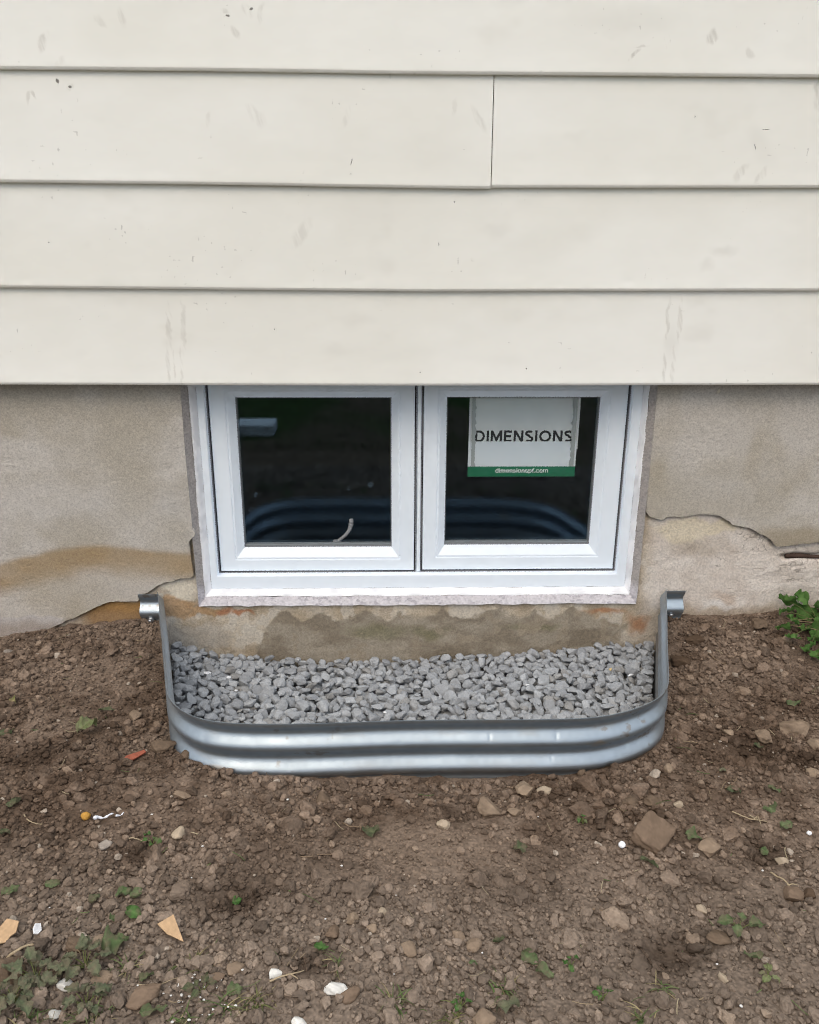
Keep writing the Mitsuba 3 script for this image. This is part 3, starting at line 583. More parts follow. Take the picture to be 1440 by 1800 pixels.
# the yard round the dug patch, out to the horizon
yard = sg.Polygon([(-60, -80), (60, -80), (60, .066), (-60, .066)]).difference(sg.box(-1.33, -1.28, 1.48, .07))
ym = trimesh.creation.extrude_polygon(yard, .3, engine='earcut'); ym.apply_translation([0, 0, -.304])
add('yard', ym, 'yard', None, False, kind='structure', label='rough yard ground behind the camera and to both sides')

def rotations(n, rng):
    q = rng.normal(size=(n, 4)); q /= np.linalg.norm(q, axis=1, keepdims=True); w, x, y, z = q.T
    return np.stack([1 - 2 * (y * y + z * z), 2 * (x * y - z * w), 2 * (x * z + y * w), 2 * (x * y + z * w), 1 - 2 * (x * x + z * z), 2 * (y * z - x * w), 2 * (x * z - y * w), 2 * (y * z + x * w), 1 - 2 * (x * x + y * y)], -1).reshape(n, 3, 3)
def rock_shape(sub, seed, rough=.5, cuts=5):
    r = np.random.default_rng(seed); m = trimesh.creation.icosphere(subdivisions=sub); v = np.array(m.vertices)
    v *= (1 + rough * (meshkit.fbm(v * 1.6 + seed * 3.7, 2, seed) - .5) * 1.6)[:, None]
    for _ in range(cuts):
        n = r.normal(size=3); n /= np.linalg.norm(n); c = r.uniform(.55, .85); d = v @ n
        v -= np.maximum(d - c, 0)[:, None] * n * .92
    if sub > 1: v *= (1 + .16 * (meshkit.fbm(v * 5 + seed, 2, seed + 1) - .5))[:, None]
    return v, np.array(m.faces)
CLODS = {s: [rock_shape(s, 100 * s + k, .85, 6) for k in range(14)] for s in (0, 1, 2)}
def stamp(sub, pos, size, rng, tone):
    """copies of the clod shapes as one mesh with a tone per clod"""
    n = len(pos); R = rotations(n, rng); an = size[:, None] * rng.uniform(.72, 1.15, (n, 3)); pick = rng.integers(0, 14, n)
    V, F, U, at = [], [], [], 0
    for k in range(14):
        s = np.nonzero(pick == k)[0]
        if not len(s): continue
        v0, f0 = CLODS[sub][k]
        v = np.einsum('nij,nvj->nvi', R[s], v0[None] * an[s][:, None]); v[..., 2] *= .82; v += pos[s][:, None]
        V.append(v.reshape(-1, 3)); F.append((f0[None] + (np.arange(len(s)) * len(v0))[:, None, None]).reshape(-1, 3) + at); at += len(s) * len(v0)
        U.append(np.repeat(np.stack([tone[s], rng.random(len(s))], -1), len(v0), 0))
    return trimesh.Trimesh(np.vstack(V), np.vstack(F), process=False), np.vstack(U)
rng = np.random.default_rng(5)
def seen(x, y): return np.abs(x - .05) < .60 + .52 * np.clip(y + 1.05, 0, 2)
# stones, leaves and litter found on the soil: kind, key, category, x, y, length, width, turn, look, label, form
ITEMS = [
    ('rock', 'brick_fragment', 'brick fragment', 0.423, -0.711, 0.0741, 0.0551, 50, 'stone_brown', 'brown brick fragment with squared corner lying tilted in the soil right of the well', ''),
    ('rock', 'rock', 'rock', -0.425, -0.455, 0.0484, 0.0357, 25, 'clod_brown', 'jagged brown rock touching the lower left corner of the window well', ''),
    ('rock', 'rock', 'rock', -0.508, -0.349, 0.0264, 0.0264, 0, 'clod_tan', 'squarish tan stone in the soil left of the window well', ''),
    ('rock', 'rock', 'rock', 0.239, -0.572, 0.0360, 0.0300, 100, 'stone_tan', 'upright tan stone leaning on the front of the window well', ''),
    ('rock', 'rock', 'rock', 0.272, -0.578, 0.0280, 0.0180, 0, 'stone_pale', 'pale cream flat stone at the foot of the window well', ''),
    ('rock', 'rock', 'rock', -0.310, -0.991, 0.0448, 0.0322, 15, 'stone_brown', 'large brown stone near the bottom left of the photo', ''),
    ('rock', 'white_stone', 'stone', -0.421, -0.964, 0.0225, 0.0180, 10, 'plaster', 'white square edged stone among dusty weeds at bottom left', ''),
    ('rock', 'white_stone', 'stone', -0.418, -1.006, 0.0182, 0.0168, 60, 'plaster_grey', 'round greyish white stone at the bottom left edge', ''),
    ('rock', 'plaster_chunk', 'plaster', -0.071, -0.986, 0.0337, 0.0196, -12, 'plaster', 'broken white plaster chunk beside a smooth brown stone', ''),
    ('rock', 'rock', 'rock', -0.050, -0.997, 0.0270, 0.0180, 25, 'stone_brown', 'smooth brown oval stone touching the broken white plaster chunk', ''),
    ('rock', 'plaster_chunk', 'plaster', -0.148, -0.959, 0.0180, 0.0150, 0, 'plaster', 'small white plaster chunk under a fallen grass blade', ''),
    ('rock', 'plaster_chunk', 'plaster', -0.112, -1.027, 0.0210, 0.0140, -30, 'plaster', 'white plaster chunk cut by the bottom edge of the photo', ''),
    ('rock', 'rock', 'rock', 0.088, -0.680, 0.0243, 0.0198, 20, 'stone_pale', 'light tan round stone on the smooth soil in front of the well', ''),
    ('rock', 'rock', 'rock', -0.339, -0.695, 0.0234, 0.0198, 50, 'stone_pale', 'pale angular stone near the dark green seedling', ''),
    ('rock', 'rock', 'rock', -0.450, -0.719, 0.0234, 0.0162, 20, 'stone_grey', 'flat grey stone below the white plastic twist', ''),
    ('rock', 'rock', 'rock', -0.054, -0.872, 0.0208, 0.0176, 75, 'stone_tan', 'tan egg shaped stone on bare soil, bottom centre', ''),
    ('rock', 'rock', 'rock', -0.079, -0.896, 0.0241, 0.0210, 50, 'stone_brown', 'brown stone with a dark dent, bottom centre', ''),
    ('rock', 'rock', 'rock', -0.024, -0.894, 0.0176, 0.0144, -45, 'stone_tan', 'small tan stone next to a triangular pebble', ''),
    ('rock', 'rock', 'rock', -0.011, -0.868, 0.0136, 0.0120, 90, 'stone_pale', 'triangular pale pebble, bottom centre', ''),
    ('rock', 'rock', 'rock', 0.026, -0.934, 0.0225, 0.0210, 0, 'clod_tan', 'rough tan clod at bottom centre', ''),
    ('rock', 'rock', 'rock', 0.095, -0.901, 0.0210, 0.0165, -30, 'clod_tan', 'rough tan clod with a dark hollow at its left', ''),
    ('rock', 'rock', 'rock', 0.114, -0.918, 0.0240, 0.0195, 30, 'clod_tan', 'larger pale clod right of the dark hollow', ''),
    ('rock', 'rock', 'rock', 0.619, -0.753, 0.0216, 0.0153, -30, 'stone_pale', 'cream stone lying in the dark hollow at the right', ''),
    ('rock', 'rock', 'rock', 0.491, -0.635, 0.0170, 0.0140, -30, 'stone_pale', 'small cream pebble above the brick fragment', ''),
    ('rock', 'rock', 'rock', 0.593, -0.833, 0.0307, 0.0272, 0, 'stone_brown', 'round brown stone under the curved pale root at right', ''),
    ('rock', 'rock', 'rock', 0.618, -0.835, 0.0204, 0.0187, 0, 'clod_dark', 'dark round clod next to the round brown stone', ''),
    ('rock', 'rock', 'rock', 0.454, -0.850, 0.0204, 0.0153, -60, 'stone_pale', 'pale oval pebble right of centre in the lower soil', ''),
    ('rock', 'rock', 'rock', 0.439, -0.968, 0.0165, 0.0128, 80, 'stone_pale', 'cream teardrop pebble near the bottom right', ''),
    ('rock', 'rock', 'rock', 0.456, -0.908, 0.0336, 0.0224, 0, 'clod_brown', 'brown clod below a sprig with three leaves', ''),
    ('rock', 'rock', 'rock', 0.166, -0.638, 0.0399, 0.0380, 70, 'clod_tan', 'pale tan clod cluster in front of the well', ''),
    ('rock', 'rock', 'rock', 0.210, -0.646, 0.0247, 0.0171, -20, 'clod_tan', 'oblong tan clod right of the pale clod cluster', ''),
    ('rock', 'rock', 'rock', 0.665, -0.415, 0.0242, 0.0154, -20, 'stone_tan', 'tan flake of stone in the right hand soil', ''),
    ('rock', 'rock', 'rock', 0.726, -0.435, 0.0374, 0.0352, -60, 'clod_tan', 'pale crumbly clod beside a dark hole at right', ''),
    ('rock', 'rock', 'rock', 0.793, -0.417, 0.0528, 0.0506, 70, 'clod_tan', 'large pale crumbly clod near the right edge', ''),
    ('rock', 'rock', 'rock', 0.807, -0.470, 0.0264, 0.0286, 0, 'stone_tan', 'tan stone cut by the right edge of the photo', ''),
    ('rock', 'rock', 'rock', 0.765, -0.550, 0.0252, 0.0231, 30, 'stone_tan', 'light stone on the right edge, below the large crumbly clod', ''),
    ('rock', 'rock', 'rock', 0.510, -0.530, 0.0273, 0.0168, 75, 'stone_tan', 'upright tan pebble right of the well corner', ''),
    ('rock', 'rock', 'rock', 0.728, -0.053, 0.0459, 0.0324, 0, 'clod_dark', 'smooth dark clod near the wall, right of the bracket', ''),
    ('rock', 'rock', 'rock', 0.893, -0.012, 0.0392, 0.0364, 0, 'clod_brown', 'round brown clod close to the wall at right', ''),
    ('rock', 'rock', 'rock', 0.662, -0.143, 0.0468, 0.0364, 0, 'clod_dark', 'wet dark clod touching the right side of the well', ''),
    ('rock', 'rock', 'rock', 0.505, -0.738, 0.0414, 0.0306, 10, 'clod_tan', 'flat light clod right of the brick fragment', ''),
    ('rock', 'rock', 'rock', 0.455, -0.617, 0.0323, 0.0266, 20, 'clod_brown', 'brown clod just behind the brick fragment', ''),
    ('rock', 'rock', 'rock', -0.809, 0.052, 0.0336, 0.0224, 20, 'stone_tan', 'tan stone where the soil meets the left wall', ''),
    ('rock', 'rock', 'rock', -0.888, -0.055, 0.0234, 0.0182, 60, 'stone_grey', 'small grey stone at the left edge near the wall', ''),
    ('rock', 'rock', 'rock', -0.426, -0.903, 0.0376, 0.0256, 10, 'clod_brown', 'wide brown clod left of the large pale leaf', ''),
    ('rock', 'rock', 'rock', -0.398, -0.902, 0.0240, 0.0210, 60, 'stone_tan', 'tan stone touching the large pale leaf', ''),
    ('rock', 'rock', 'rock', -0.378, -0.956, 0.0300, 0.0195, 10, 'clod_tan', 'tan oblong clod above the large brown stone', ''),
    ('rock', 'rock', 'rock', -0.507, -0.941, 0.0450, 0.0435, 0, 'clod_brown', 'big brown clod cut by the left edge of the photo', ''),
    ('rock', 'rock', 'rock', -0.206, -0.947, 0.0255, 0.0180, 15, 'clod_tan', 'tan clod right of the yellow grass tuft', ''),
    ('rock', 'rock', 'rock', -0.227, -0.958, 0.0238, 0.0140, 0, 'stone_brown', 'low brown stone below the yellow grass tuft', ''),
    ('rock', 'rock', 'rock', 0.114, -1.034, 0.0308, 0.0252, 0, 'clod_tan', 'tan clod at the bottom edge, right of centre', ''),
    ('rock', 'rock', 'rock', -0.355, -0.601, 0.0323, 0.0171, 0, 'clod_tan', 'flat tan slab shaped clod left of the well front', ''),
    ('rock', 'rock', 'rock', 0.409, -0.628, 0.0280, 0.0240, 0, 'clod_brown', 'round brown clod left of the brick fragment', ''),
    ('rock', 'rock', 'rock', -0.373, -0.487, 0.0200, 0.0180, 0, 'clod_brown', 'round brown pebble under the lower left corner of the well', ''),
    ('rock', 'rock', 'rock', -0.116, -0.592, 0.0247, 0.0228, 0, 'clod_brown', 'brown round clod in front of the well, left of centre', ''),
    ('rock', 'rock', 'rock', 0.351, -0.530, 0.0189, 0.0189, 0, 'clod_brown', 'brown pebble on the lip of soil at the well front', ''),
    ('rock', 'pebble', 'pebble', -0.498, -0.657, 0.0152, 0.0133, 0, 'yellow', 'yellow round pebble left of the white plastic twist', ''),
    ('rock', 'foam_ball', 'foam ball', 0.369, -0.729, 0.0114, 0.0114, 0, 'white', 'white foam bead left of the brick fragment', ''),
    ('rock', 'foam_ball', 'foam ball', 0.686, -0.700, 0.0081, 0.0072, 0, 'white', 'tiny white foam bead near the right edge', ''),
    ('shard', 'red_shard', 'shard', -0.472, -0.482, 0.0440, 0.0130, 22, 'red', 'reddish splinter of brick in the soil left of the well', ''),
    ('shard', 'tan_shard', 'shard', -0.303, -0.884, 0.0400, 0.0256, 0, 'orange', 'triangular tan leather like shard, bottom left', ''),
    ('shard', 'tan_shard', 'shard', -0.528, -0.887, 0.0285, 0.0270, -40, 'orange', 'tan leather like shard cut by the left edge', ''),
    ('shard', 'white_chip', 'chip', -0.489, -0.881, 0.0210, 0.0090, 80, 'white', 'white petal shaped chip standing beside a weed stem', ''),
    ('twist', 'plastic_twist', 'plastic scrap', -0.465, -0.666, 0.0304, 0.0086, 28, 'white', 'larger white plastic twist left of the green seedling', ''),
    ('twist', 'plastic_twist', 'plastic scrap', -0.441, -0.658, 0.0144, 0.0054, 50, 'white', 'smaller white plastic twist', ''),
    ('leaf', 'weed_leaf', 'leaf', -0.576, -0.411, 0.0462, 0.0286, 60, 'leaf_pale', 'pale crumpled leaf in the soil left of the well', 'lobed'),
    ('leaf', 'weed_leaf', 'leaf', -0.575, -0.317, 0.0322, 0.0103, 5, 'leaf_dark', 'narrow dusty leaf above the pale crumpled leaf', 'ovate'),
    ('leaf', 'weed_leaf', 'leaf', -0.374, -0.904, 0.0346, 0.0286, 20, 'leaf_mid', 'large pale green leaf at bottom left', 'ovate'),
    ('leaf', 'weed_leaf', 'leaf', -0.388, -0.820, 0.0221, 0.0153, 20, 'leaf_mid', 'left leaf of a pale pair above the folded leaf', 'ovate'),
    ('leaf', 'weed_leaf', 'leaf', -0.370, -0.818, 0.0204, 0.0136, 60, 'leaf_mid', 'right leaf of a pale pair above the folded leaf', 'ovate'),
    ('leaf', 'weed_leaf', 'leaf', -0.361, -0.861, 0.0240, 0.0160, -30, 'leaf_bright', 'folded fresh green leaf at bottom left', 'ovate'),
    ('leaf', 'weed_leaf', 'leaf', -0.389, -0.860, 0.0152, 0.0112, 30, 'leaf_mid', 'small leaf left of the folded green leaf', 'ovate'),
    ('leaf', 'weed_leaf', 'leaf', -0.555, -0.810, 0.0256, 0.0144, 40, 'leaf_mid', 'pale leaf near the left edge, above the tan shard', 'ovate'),
    ('leaf', 'weed_leaf', 'leaf', -0.500, -0.796, 0.0221, 0.0102, 10, 'leaf_mid', 'curled leaf near the left edge, right of the pale leaf', 'lobed'),
    ('leaf', 'weed_leaf', 'leaf', -0.428, -0.826, 0.0187, 0.0119, 60, 'leaf_dark', 'dull leaf left of the pale pair', 'ovate'),
    ('leaf', 'weed_leaf', 'leaf', -0.225, -0.819, 0.0153, 0.0128, 20, 'leaf_bright', 'single bright leaf in a dark hollow', 'ovate'),
    ('leaf', 'weed_leaf', 'leaf', -0.609, -0.702, 0.0180, 0.0126, 0, 'leaf_dark', 'dull leaf at the left edge, level with the seedling', 'ovate'),
    ('leaf', 'weed_leaf', 'leaf', -0.625, -0.631, 0.0247, 0.0171, 20, 'leaf_dark', 'dusty leaf near the left edge with a dry stem', 'lobed'),
    ('leaf', 'weed_leaf', 'leaf', -0.028, -0.692, 0.0288, 0.0216, -30, 'leaf_dark', 'crinkled dark leaf on the smooth soil', 'lobed'),
    ('leaf', 'weed_leaf', 'leaf', 0.207, -0.731, 0.0234, 0.0144, 20, 'leaf_dark', 'crumpled leaf on the soil right of centre', 'lobed'),
    ('leaf', 'weed_leaf', 'leaf', 0.150, -0.910, 0.0176, 0.0088, -5, 'leaf_dark', 'flat dark leaf right of the pale clods', 'ovate'),
    ('leaf', 'weed_leaf', 'leaf', 0.189, -0.937, 0.0255, 0.0180, -50, 'leaf_mid', 'upper leaf of a pair right of bottom centre', 'ovate'),
    ('leaf', 'weed_leaf', 'leaf', 0.204, -0.960, 0.0240, 0.0165, -20, 'leaf_mid', 'lower leaf of a pair right of bottom centre', 'ovate'),
    ('leaf', 'weed_leaf', 'leaf', 0.110, -0.949, 0.0120, 0.0068, 0, 'leaf_mid', 'tiny leaf left of the pair right of bottom centre', 'ovate'),
    ('leaf', 'weed_leaf', 'leaf', 0.488, -0.721, 0.0306, 0.0162, -5, 'leaf_mid', 'pointed green leaf lying on the flat light clod', 'ovate'),
    ('leaf', 'weed_leaf', 'leaf', 0.490, -0.940, 0.0240, 0.0120, -15, 'leaf_mid', 'light leaf below the three leaved sprig', 'ovate'),
    ('leaf', 'weed_leaf', 'leaf', 0.600, -0.729, 0.0162, 0.0117, -80, 'leaf_mid', 'small leaf hanging in the dark hollow at right', 'ovate'),
    ('leaf', 'weed_leaf', 'leaf', 0.654, -0.687, 0.0228, 0.0161, 20, 'leaf_mid', 'leaf at the right end of dry stems', 'ovate'),
    ('leaf', 'weed_leaf', 'leaf', 0.641, -0.650, 0.0160, 0.0200, 70, 'leaf_mid', 'small pale curled leaf above the dark hollow at right', 'lobed'),
    ('leaf', 'weed_leaf', 'leaf', 0.670, -0.601, 0.0220, 0.0120, -20, 'leaf_mid', 'light leaf above the pale curled leaf at right', 'ovate'),
    ('leaf', 'weed_leaf', 'leaf', 0.598, -0.606, 0.0240, 0.0150, -10, 'leaf_dark', 'dark leaf in the soil right of the well', 'ovate'),
    ('leaf', 'weed_leaf', 'leaf', 0.401, -0.768, 0.0289, 0.0119, -20, 'leaf_dark', 'curled leaf below the brick fragment', 'lobed'),
    ('leaf', 'weed_leaf', 'leaf', 0.836, -0.328, 0.0360, 0.0204, 20, 'leaf_mid', 'pale leaf beside the large crumbly clod', 'ovate'),
    ('leaf', 'weed_leaf', 'leaf', -0.746, -0.399, 0.0396, 0.0165, -15, 'leaf_dark', 'long leaf cut by the left edge, beside the well level', 'ovate'),
    ('leaf', 'weed_leaf', 'leaf', -0.777, -0.285, 0.0288, 0.0108, -40, 'leaf_yellow', 'yellowed leaf near the left edge', 'ovate'),
    ('leaf', 'weed_leaf', 'leaf', 0.147, -1.017, 0.0300, 0.0195, 10, 'leaf_dusty', 'broad dusty leaf at the bottom, right of centre', 'ovate'),
    ('leaf', 'weed_leaf', 'leaf', 0.709, -0.454, 0.0198, 0.0110, -50, 'leaf_dark', 'small dark leaf in the hole between crumbly clods', 'ovate'),
    ('leaf', 'weed_leaf', 'leaf', 0.602, -0.550, 0.0160, 0.0080, 0, 'leaf_dusty', 'dusty flake of leaf below the dark hole at right', 'ovate'),
    ('leaf', 'weed_leaf', 'leaf', 1.012, -0.038, 0.0270, 0.0189, 20, 'leaf_mid', 'leaf lying in the soil under the ivy', 'ovate'),
    ('leaf', 'weed_leaf', 'leaf', -0.093, -0.920, 0.0208, 0.0144, -10, 'leaf_bright', 'small green leaf in the dark soil at bottom centre', 'lobed'),
    ('leaf', 'weed_leaf', 'leaf', -0.317, -0.959, 0.0196, 0.0112, 30, 'leaf_mid', 'pale leaf just above the large brown stone', 'lobed'),
    ('leaf', 'weed_leaf', 'leaf', -0.198, -0.985, 0.0210, 0.0140, 20, 'leaf_mid', 'green leaf beside a dry forked stem', 'lobed'),
    ('leaf', 'weed_leaf', 'leaf', -0.293, -1.014, 0.0337, 0.0140, 20, 'leaf_mid', 'broken leaf below the large brown stone', 'lobed'),
    ('leaf', 'weed_leaf', 'leaf', -0.688, -0.396, 0.0110, 0.0088, 0, 'leaf_mid', 'tiny green flake at the far left of the soil', 'ovate'),
    ('plant', 'seedling', 'seedling', -0.376, -0.711, 0.0324, 0.0045, 80, 'leaf_bright', 'dark green seedling with glossy leaves, left of centre', ''),
    ('plant', 'seedling', 'seedling', 0.489, -0.895, 0.0496, 0.0048, 10, 'leaf_mid', 'sprig with three pale leaves on dry soil at lower right', ''),
    ('plant', 'seedling', 'seedling', 0.495, -0.975, 0.0270, 0.0060, 60, 'leaf_pale', 'yellow green seedling near the bottom right', ''),
    ('plant', 'seedling', 'seedling', 0.271, -0.999, 0.0210, 0.0035, 0, 'leaf_bright', 'small bright seedling at the bottom right of centre', ''),
    ('plant', 'seedling', 'seedling', 0.241, -0.948, 0.0225, 0.0030, 40, 'leaf_bright', 'thin stemmed seedling right of the leaf pair', ''),
    ('plant', 'seedling', 'seedling', 0.318, -0.679, 0.0216, 0.0036, 60, 'leaf_bright', 'small seedling left of the brick fragment', ''),
    ('plant', 'seedling', 'seedling', 0.088, -1.016, 0.0255, 0.0038, 10, 'leaf_bright', 'bright weed at the bottom edge', ''),
    ('plant', 'dusty_weed', 'weed', -0.460, -0.957, 0.0601, 0.0090, 20, 'leaf_dusty', 'grey dusty weed rosette at the bottom left', ''),
    ('plant', 'seedling', 'seedling', -0.240, -0.983, 0.0375, 0.0053, 30, 'leaf_dark', 'low dull weed between the tan clods at bottom left', ''),
    ('tuft', 'grass_tuft', 'grass', -0.255, -0.932, 0.0480, 0.0320, 0, 'grass_yellow', 'yellowing grass tuft near the bottom left', ''),
    ('tuft', 'grass_tuft', 'grass', -0.369, -1.016, 0.0630, 0.0350, 0, 'grass_green', 'wide green grass tuft at the bottom left edge', ''),
    ('tuft', 'grass_tuft', 'grass', -0.169, -0.997, 0.0420, 0.0168, 0, 'grass_yellow', 'dry forked grass stems beside a green leaf', ''),
    ('tuft', 'grass_tuft', 'grass', 0.006, -1.012, 0.0351, 0.0239, 0, 'grass_green', 'grass tuft at bottom centre', ''),
    ('tuft', 'grass_tuft', 'grass', 0.149, -0.987, 0.0345, 0.0225, 0, 'grass_green', 'grass tuft behind the broad dusty leaf', ''),
    ('tuft', 'grass_tuft', 'grass', 0.080, -1.031, 0.0281, 0.0281, 0, 'grass_yellow', 'grass tuft with a tall dry blade at the bottom edge', ''),
    ('tuft', 'grass_tuft', 'grass', 0.317, -1.023, 0.0225, 0.0255, 0, 'grass_green', 'grass tuft at the bottom, right of the bright seedling', ''),
    ('tuft', 'grass_tuft', 'grass', -0.070, -0.948, 0.0120, 0.0256, 0, 'grass_green', 'lone upright grass sprig at bottom centre', ''),
    ('tuft', 'grass_tuft', 'grass', 0.354, -0.979, 0.0150, 0.0195, 0, 'grass_green', 'small grass sprig at lower right', ''),
    ('tuft', 'grass_tuft', 'grass', -0.450, -1.020, 0.0421, 0.0281, 0, 'grass_green', 'grass tuft in the bottom left corner', ''),
    ('root', 'root', 'root', -0.110, -0.752, 0.0561, 0.0017, 12, 'root', 'thin pale root on the smooth soil', ''),
    ('root', 'root', 'root', -0.056, -0.671, 0.0418, 0.0019, -10, 'root', 'thin root ending at the crinkled dark leaf', ''),
    ('root', 'root', 'root', 0.312, -0.852, 0.0497, 0.0024, 3, 'root', 'brown forked root at lower right', ''),
    ('root', 'root', 'root', 0.590, -0.813, 0.0510, 0.0026, -70, 'root_pale', 'curved pale root hanging over the round brown stone', ''),
    ('root', 'root', 'root', -0.580, -0.665, 0.0432, 0.0018, -30, 'root_pale', 'straw near the left edge', ''),
    ('root', 'root', 'root', 0.755, -0.145, 0.0650, 0.0039, -55, 'root', 'brown stick in the soil near the right wall', ''),
    ('root', 'root', 'root', -0.299, -0.965, 0.0525, 0.0015, 15, 'root_pale', 'long straw arching above the large brown stone', ''),
    ('root', 'root', 'root', 0.603, -0.663, 0.0571, 0.0019, -20, 'root_pale', 'dry stems above the dark hollow at right', ''),
    ('root', 'root', 'root', -0.398, -0.705, 0.0360, 0.0018, 0, 'root_pale', 'runner stem of the dark green seedling', ''),
    ('root', 'root', 'root', -0.134, -0.964, 0.0450, 0.0023, 20, 'root_pale', 'fallen grass blade over a small plaster chunk', ''),
    ('root', 'root', 'root', -0.495, -0.911, 0.0421, 0.0045, 35, 'root_pale', 'thick dead stem by the white petal shaped chip', ''),
    ('root', 'root', 'root', 0.603, -0.581, 0.0400, 0.0020, 40, 'root', 'fine root under the crumbly clods at right', ''),
    ('plant', 'dusty_weed', 'weed', -0.403, -0.938, 0.0525, 0.0075, 50, 'leaf_dusty', 'grey dusty weed behind the white square edged stone', ''),
    ('plant', 'dusty_weed', 'weed', -0.476, -0.988, 0.0588, 0.0070, 10, 'leaf_dusty', 'grey dusty weed on the left edge below the big brown clod', ''),
    ('plant', 'dusty_weed', 'weed', -0.380, -1.002, 0.0480, 0.0075, 80, 'leaf_dusty', 'grey dusty weed right of the round greyish white stone', ''),
    ('tuft', 'grass_tuft', 'grass', -0.347, -0.937, 0.0405, 0.0225, 0, 'grass_green', 'thin grass tuft beside the tan oblong clod', ''),
    ('tuft', 'grass_tuft', 'grass', -0.257, -1.024, 0.0491, 0.0211, 0, 'grass_green', 'grass tuft below the broken leaf at the bottom edge', ''),
    ('tuft', 'grass_tuft', 'grass', -0.207, -1.004, 0.0375, 0.0195, 0, 'grass_green', 'grass tuft just left of the dry forked stems', ''),
]

LITTER = [(t[3], t[4], t[5], t[6], .6 if t[0] == 'leaf' else 1) for t in ITEMS if t[0] in ('rock', 'shard', 'twist', 'leaf')]
LT, LR = cKDTree(np.array(LITTER)[:, :2]), np.array([.5 * max(.75 * math.sqrt(l * w), w) * f for _, _, l, w, f in LITTER])
def scatter(n, r0, r1, power, calm_w, rng):
    x, y = rng.uniform(-1.33, 1.48, n), rng.uniform(-1.27, .03, n)
    big = meshkit.fbm(np.stack([x * 5, y * 5, 0 * x], -1), 3, 12)
    zone = .55 + .9 * np.clip((big - .35) / .3, 0, 1) * (1 + .5 * (r0 > .006)) + .5 * np.exp(-(((x + .45) / .3) ** 2 + ((y + .95) / .14) ** 2)) + .4 * np.exp(-(((x - .75) / .25) ** 2 + ((y + .65) / .2) ** 2))
    keep = (rng.random(n) < zone / 1.9 * (1 - calm_w * calm(x, y))) & (seen(x, y) | (rng.random(n) < .35))
    r = r0 * (r1 / r0) ** (rng.random(n) ** power)
    d, _ = WB.query(np.c_[x, y]); keep &= ~in_well(x, y) & (d > .0075 + r * .95) & (y < .034 - r * .9)
    dl, il = LT.query(np.c_[x, y]); keep &= dl > LR[il] * .72 + r * .3      # litter lies on top, not under the crumbs
    x, y, r = x[keep], y[keep], r[keep]
    return x, y, r
def put(x, y, r, rng, sink): return np.c_[x, y, height(x, y) + r * rng.uniform(*sink, len(x))]
crumbs = []
for n, r0, r1, pw, sub, sink, cw in ((125000, .0016, .0042, 1.2, 0, (.0, .9), .65), (30000, .0040, .0075, 1.6, 1, (.0, .8), .9), (5200, .0070, .0120, 1.8, 1, (-.1, .7), .93)):
    x, y, r = scatter(n, r0, r1, pw, cw, rng)
    crumbs.append((x, y, r, sub, sink))
# crumbs that have rolled against the steel
k = rng.integers(70, 345, 1500); q = PX[k] + NR[k] * (.0085 + .03 * rng.random(1500) ** 1.6)[:, None]; r = .0022 * 4.2 ** (rng.random(1500) ** 1.8)
ok = (WB.query(q)[0] > .0080 + r * .9) & ~in_well(q[:, 0], q[:, 1])
crumbs.append((q[ok, 0], q[ok, 1], r[ok], 1, (-.1, 1.0)))
ms = []
for x, y, r, sub, sink in crumbs: ms.append(stamp(sub, put(x, y, r, rng, sink), r, rng, rng.beta(2, 2.6, len(x))))
off = np.cumsum([0] + [len(m.vertices) for m, _ in ms])
allc = trimesh.Trimesh(np.vstack([m.vertices for m, _ in ms]), np.vstack([m.faces + o for (m, _), o in zip(ms, off)]), process=False)
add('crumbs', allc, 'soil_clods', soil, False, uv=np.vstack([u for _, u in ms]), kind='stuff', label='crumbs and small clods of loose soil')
# the larger clods, one by one
x, y, r = scatter(1500, .0105, .0200, 2.0, .97, rng)
order = np.argsort(-r * (1 + seen(x, y) * 5))[:300]; x, y, r = x[order], y[order], r[order]
IT = None

taken = np.array([(t[3], t[4], max(t[5], t[6]) * .5) for t in ITEMS if t[0] in ('rock', 'shard', 'twist', 'leaf')])
free = np.array([np.min(np.hypot(taken[:, 0] - a, taken[:, 1] - b) - taken[:, 2]) > c * .8 for a, b, c in zip(x, y, r)])
x, y, r = x[free], y[free], r[free]
for i in range(len(x)):
    m, u = stamp(2, put(x[i:i + 1], y[i:i + 1], r[i:i + 1], rng, (-.15, .35)), r[i:i + 1], rng, rng.beta(2, 2.2, 1))
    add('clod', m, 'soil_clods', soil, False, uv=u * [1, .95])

GROUPS = dict(rock='stones and clods lying on the soil', white_stone='white stones at the bottom left', plaster_chunk='broken white plaster chunks on the soil', foam_ball='white foam beads on the soil', tan_shard='tan leather like shards on the soil',
              plastic_twist='white plastic twists on the soil', weed_leaf='torn weed leaves on the soil', grass_tuft='grass tufts in the soil', root='roots and straws on the soil', white_scrap='scraps dropped on the gravel', seedling='seedlings in the soil')
def ground_z(x, y): return float(height(np.array([x]), np.array([y]))[0])
def turn(v, deg, tilt=(0, 0)):
    a, b, c = math.radians(deg), *tilt
    Rz = np.array([[math.cos(a), -math.sin(a), 0], [math.sin(a), math.cos(a), 0], [0, 0, 1]]); Rx = np.array([[1, 0, 0], [0, math.cos(b), -math.sin(b)], [0, math.sin(b), math.cos(b)]]); Ry = np.array([[math.cos(c), 0, math.sin(c)], [0, 1, 0], [-math.sin(c), 0, math.cos(c)]])
    return v @ (Rz @ Rx @ Ry).T
def lay(x, y, v, sink):
    """lower points v onto the soil: the footprint rests on the local height, sunk a little"""
    return v + [x, y, float(np.median(height(x + v[:, 0] * .6, y + v[:, 1] * .6))) - v[:, 2].min() - sink]
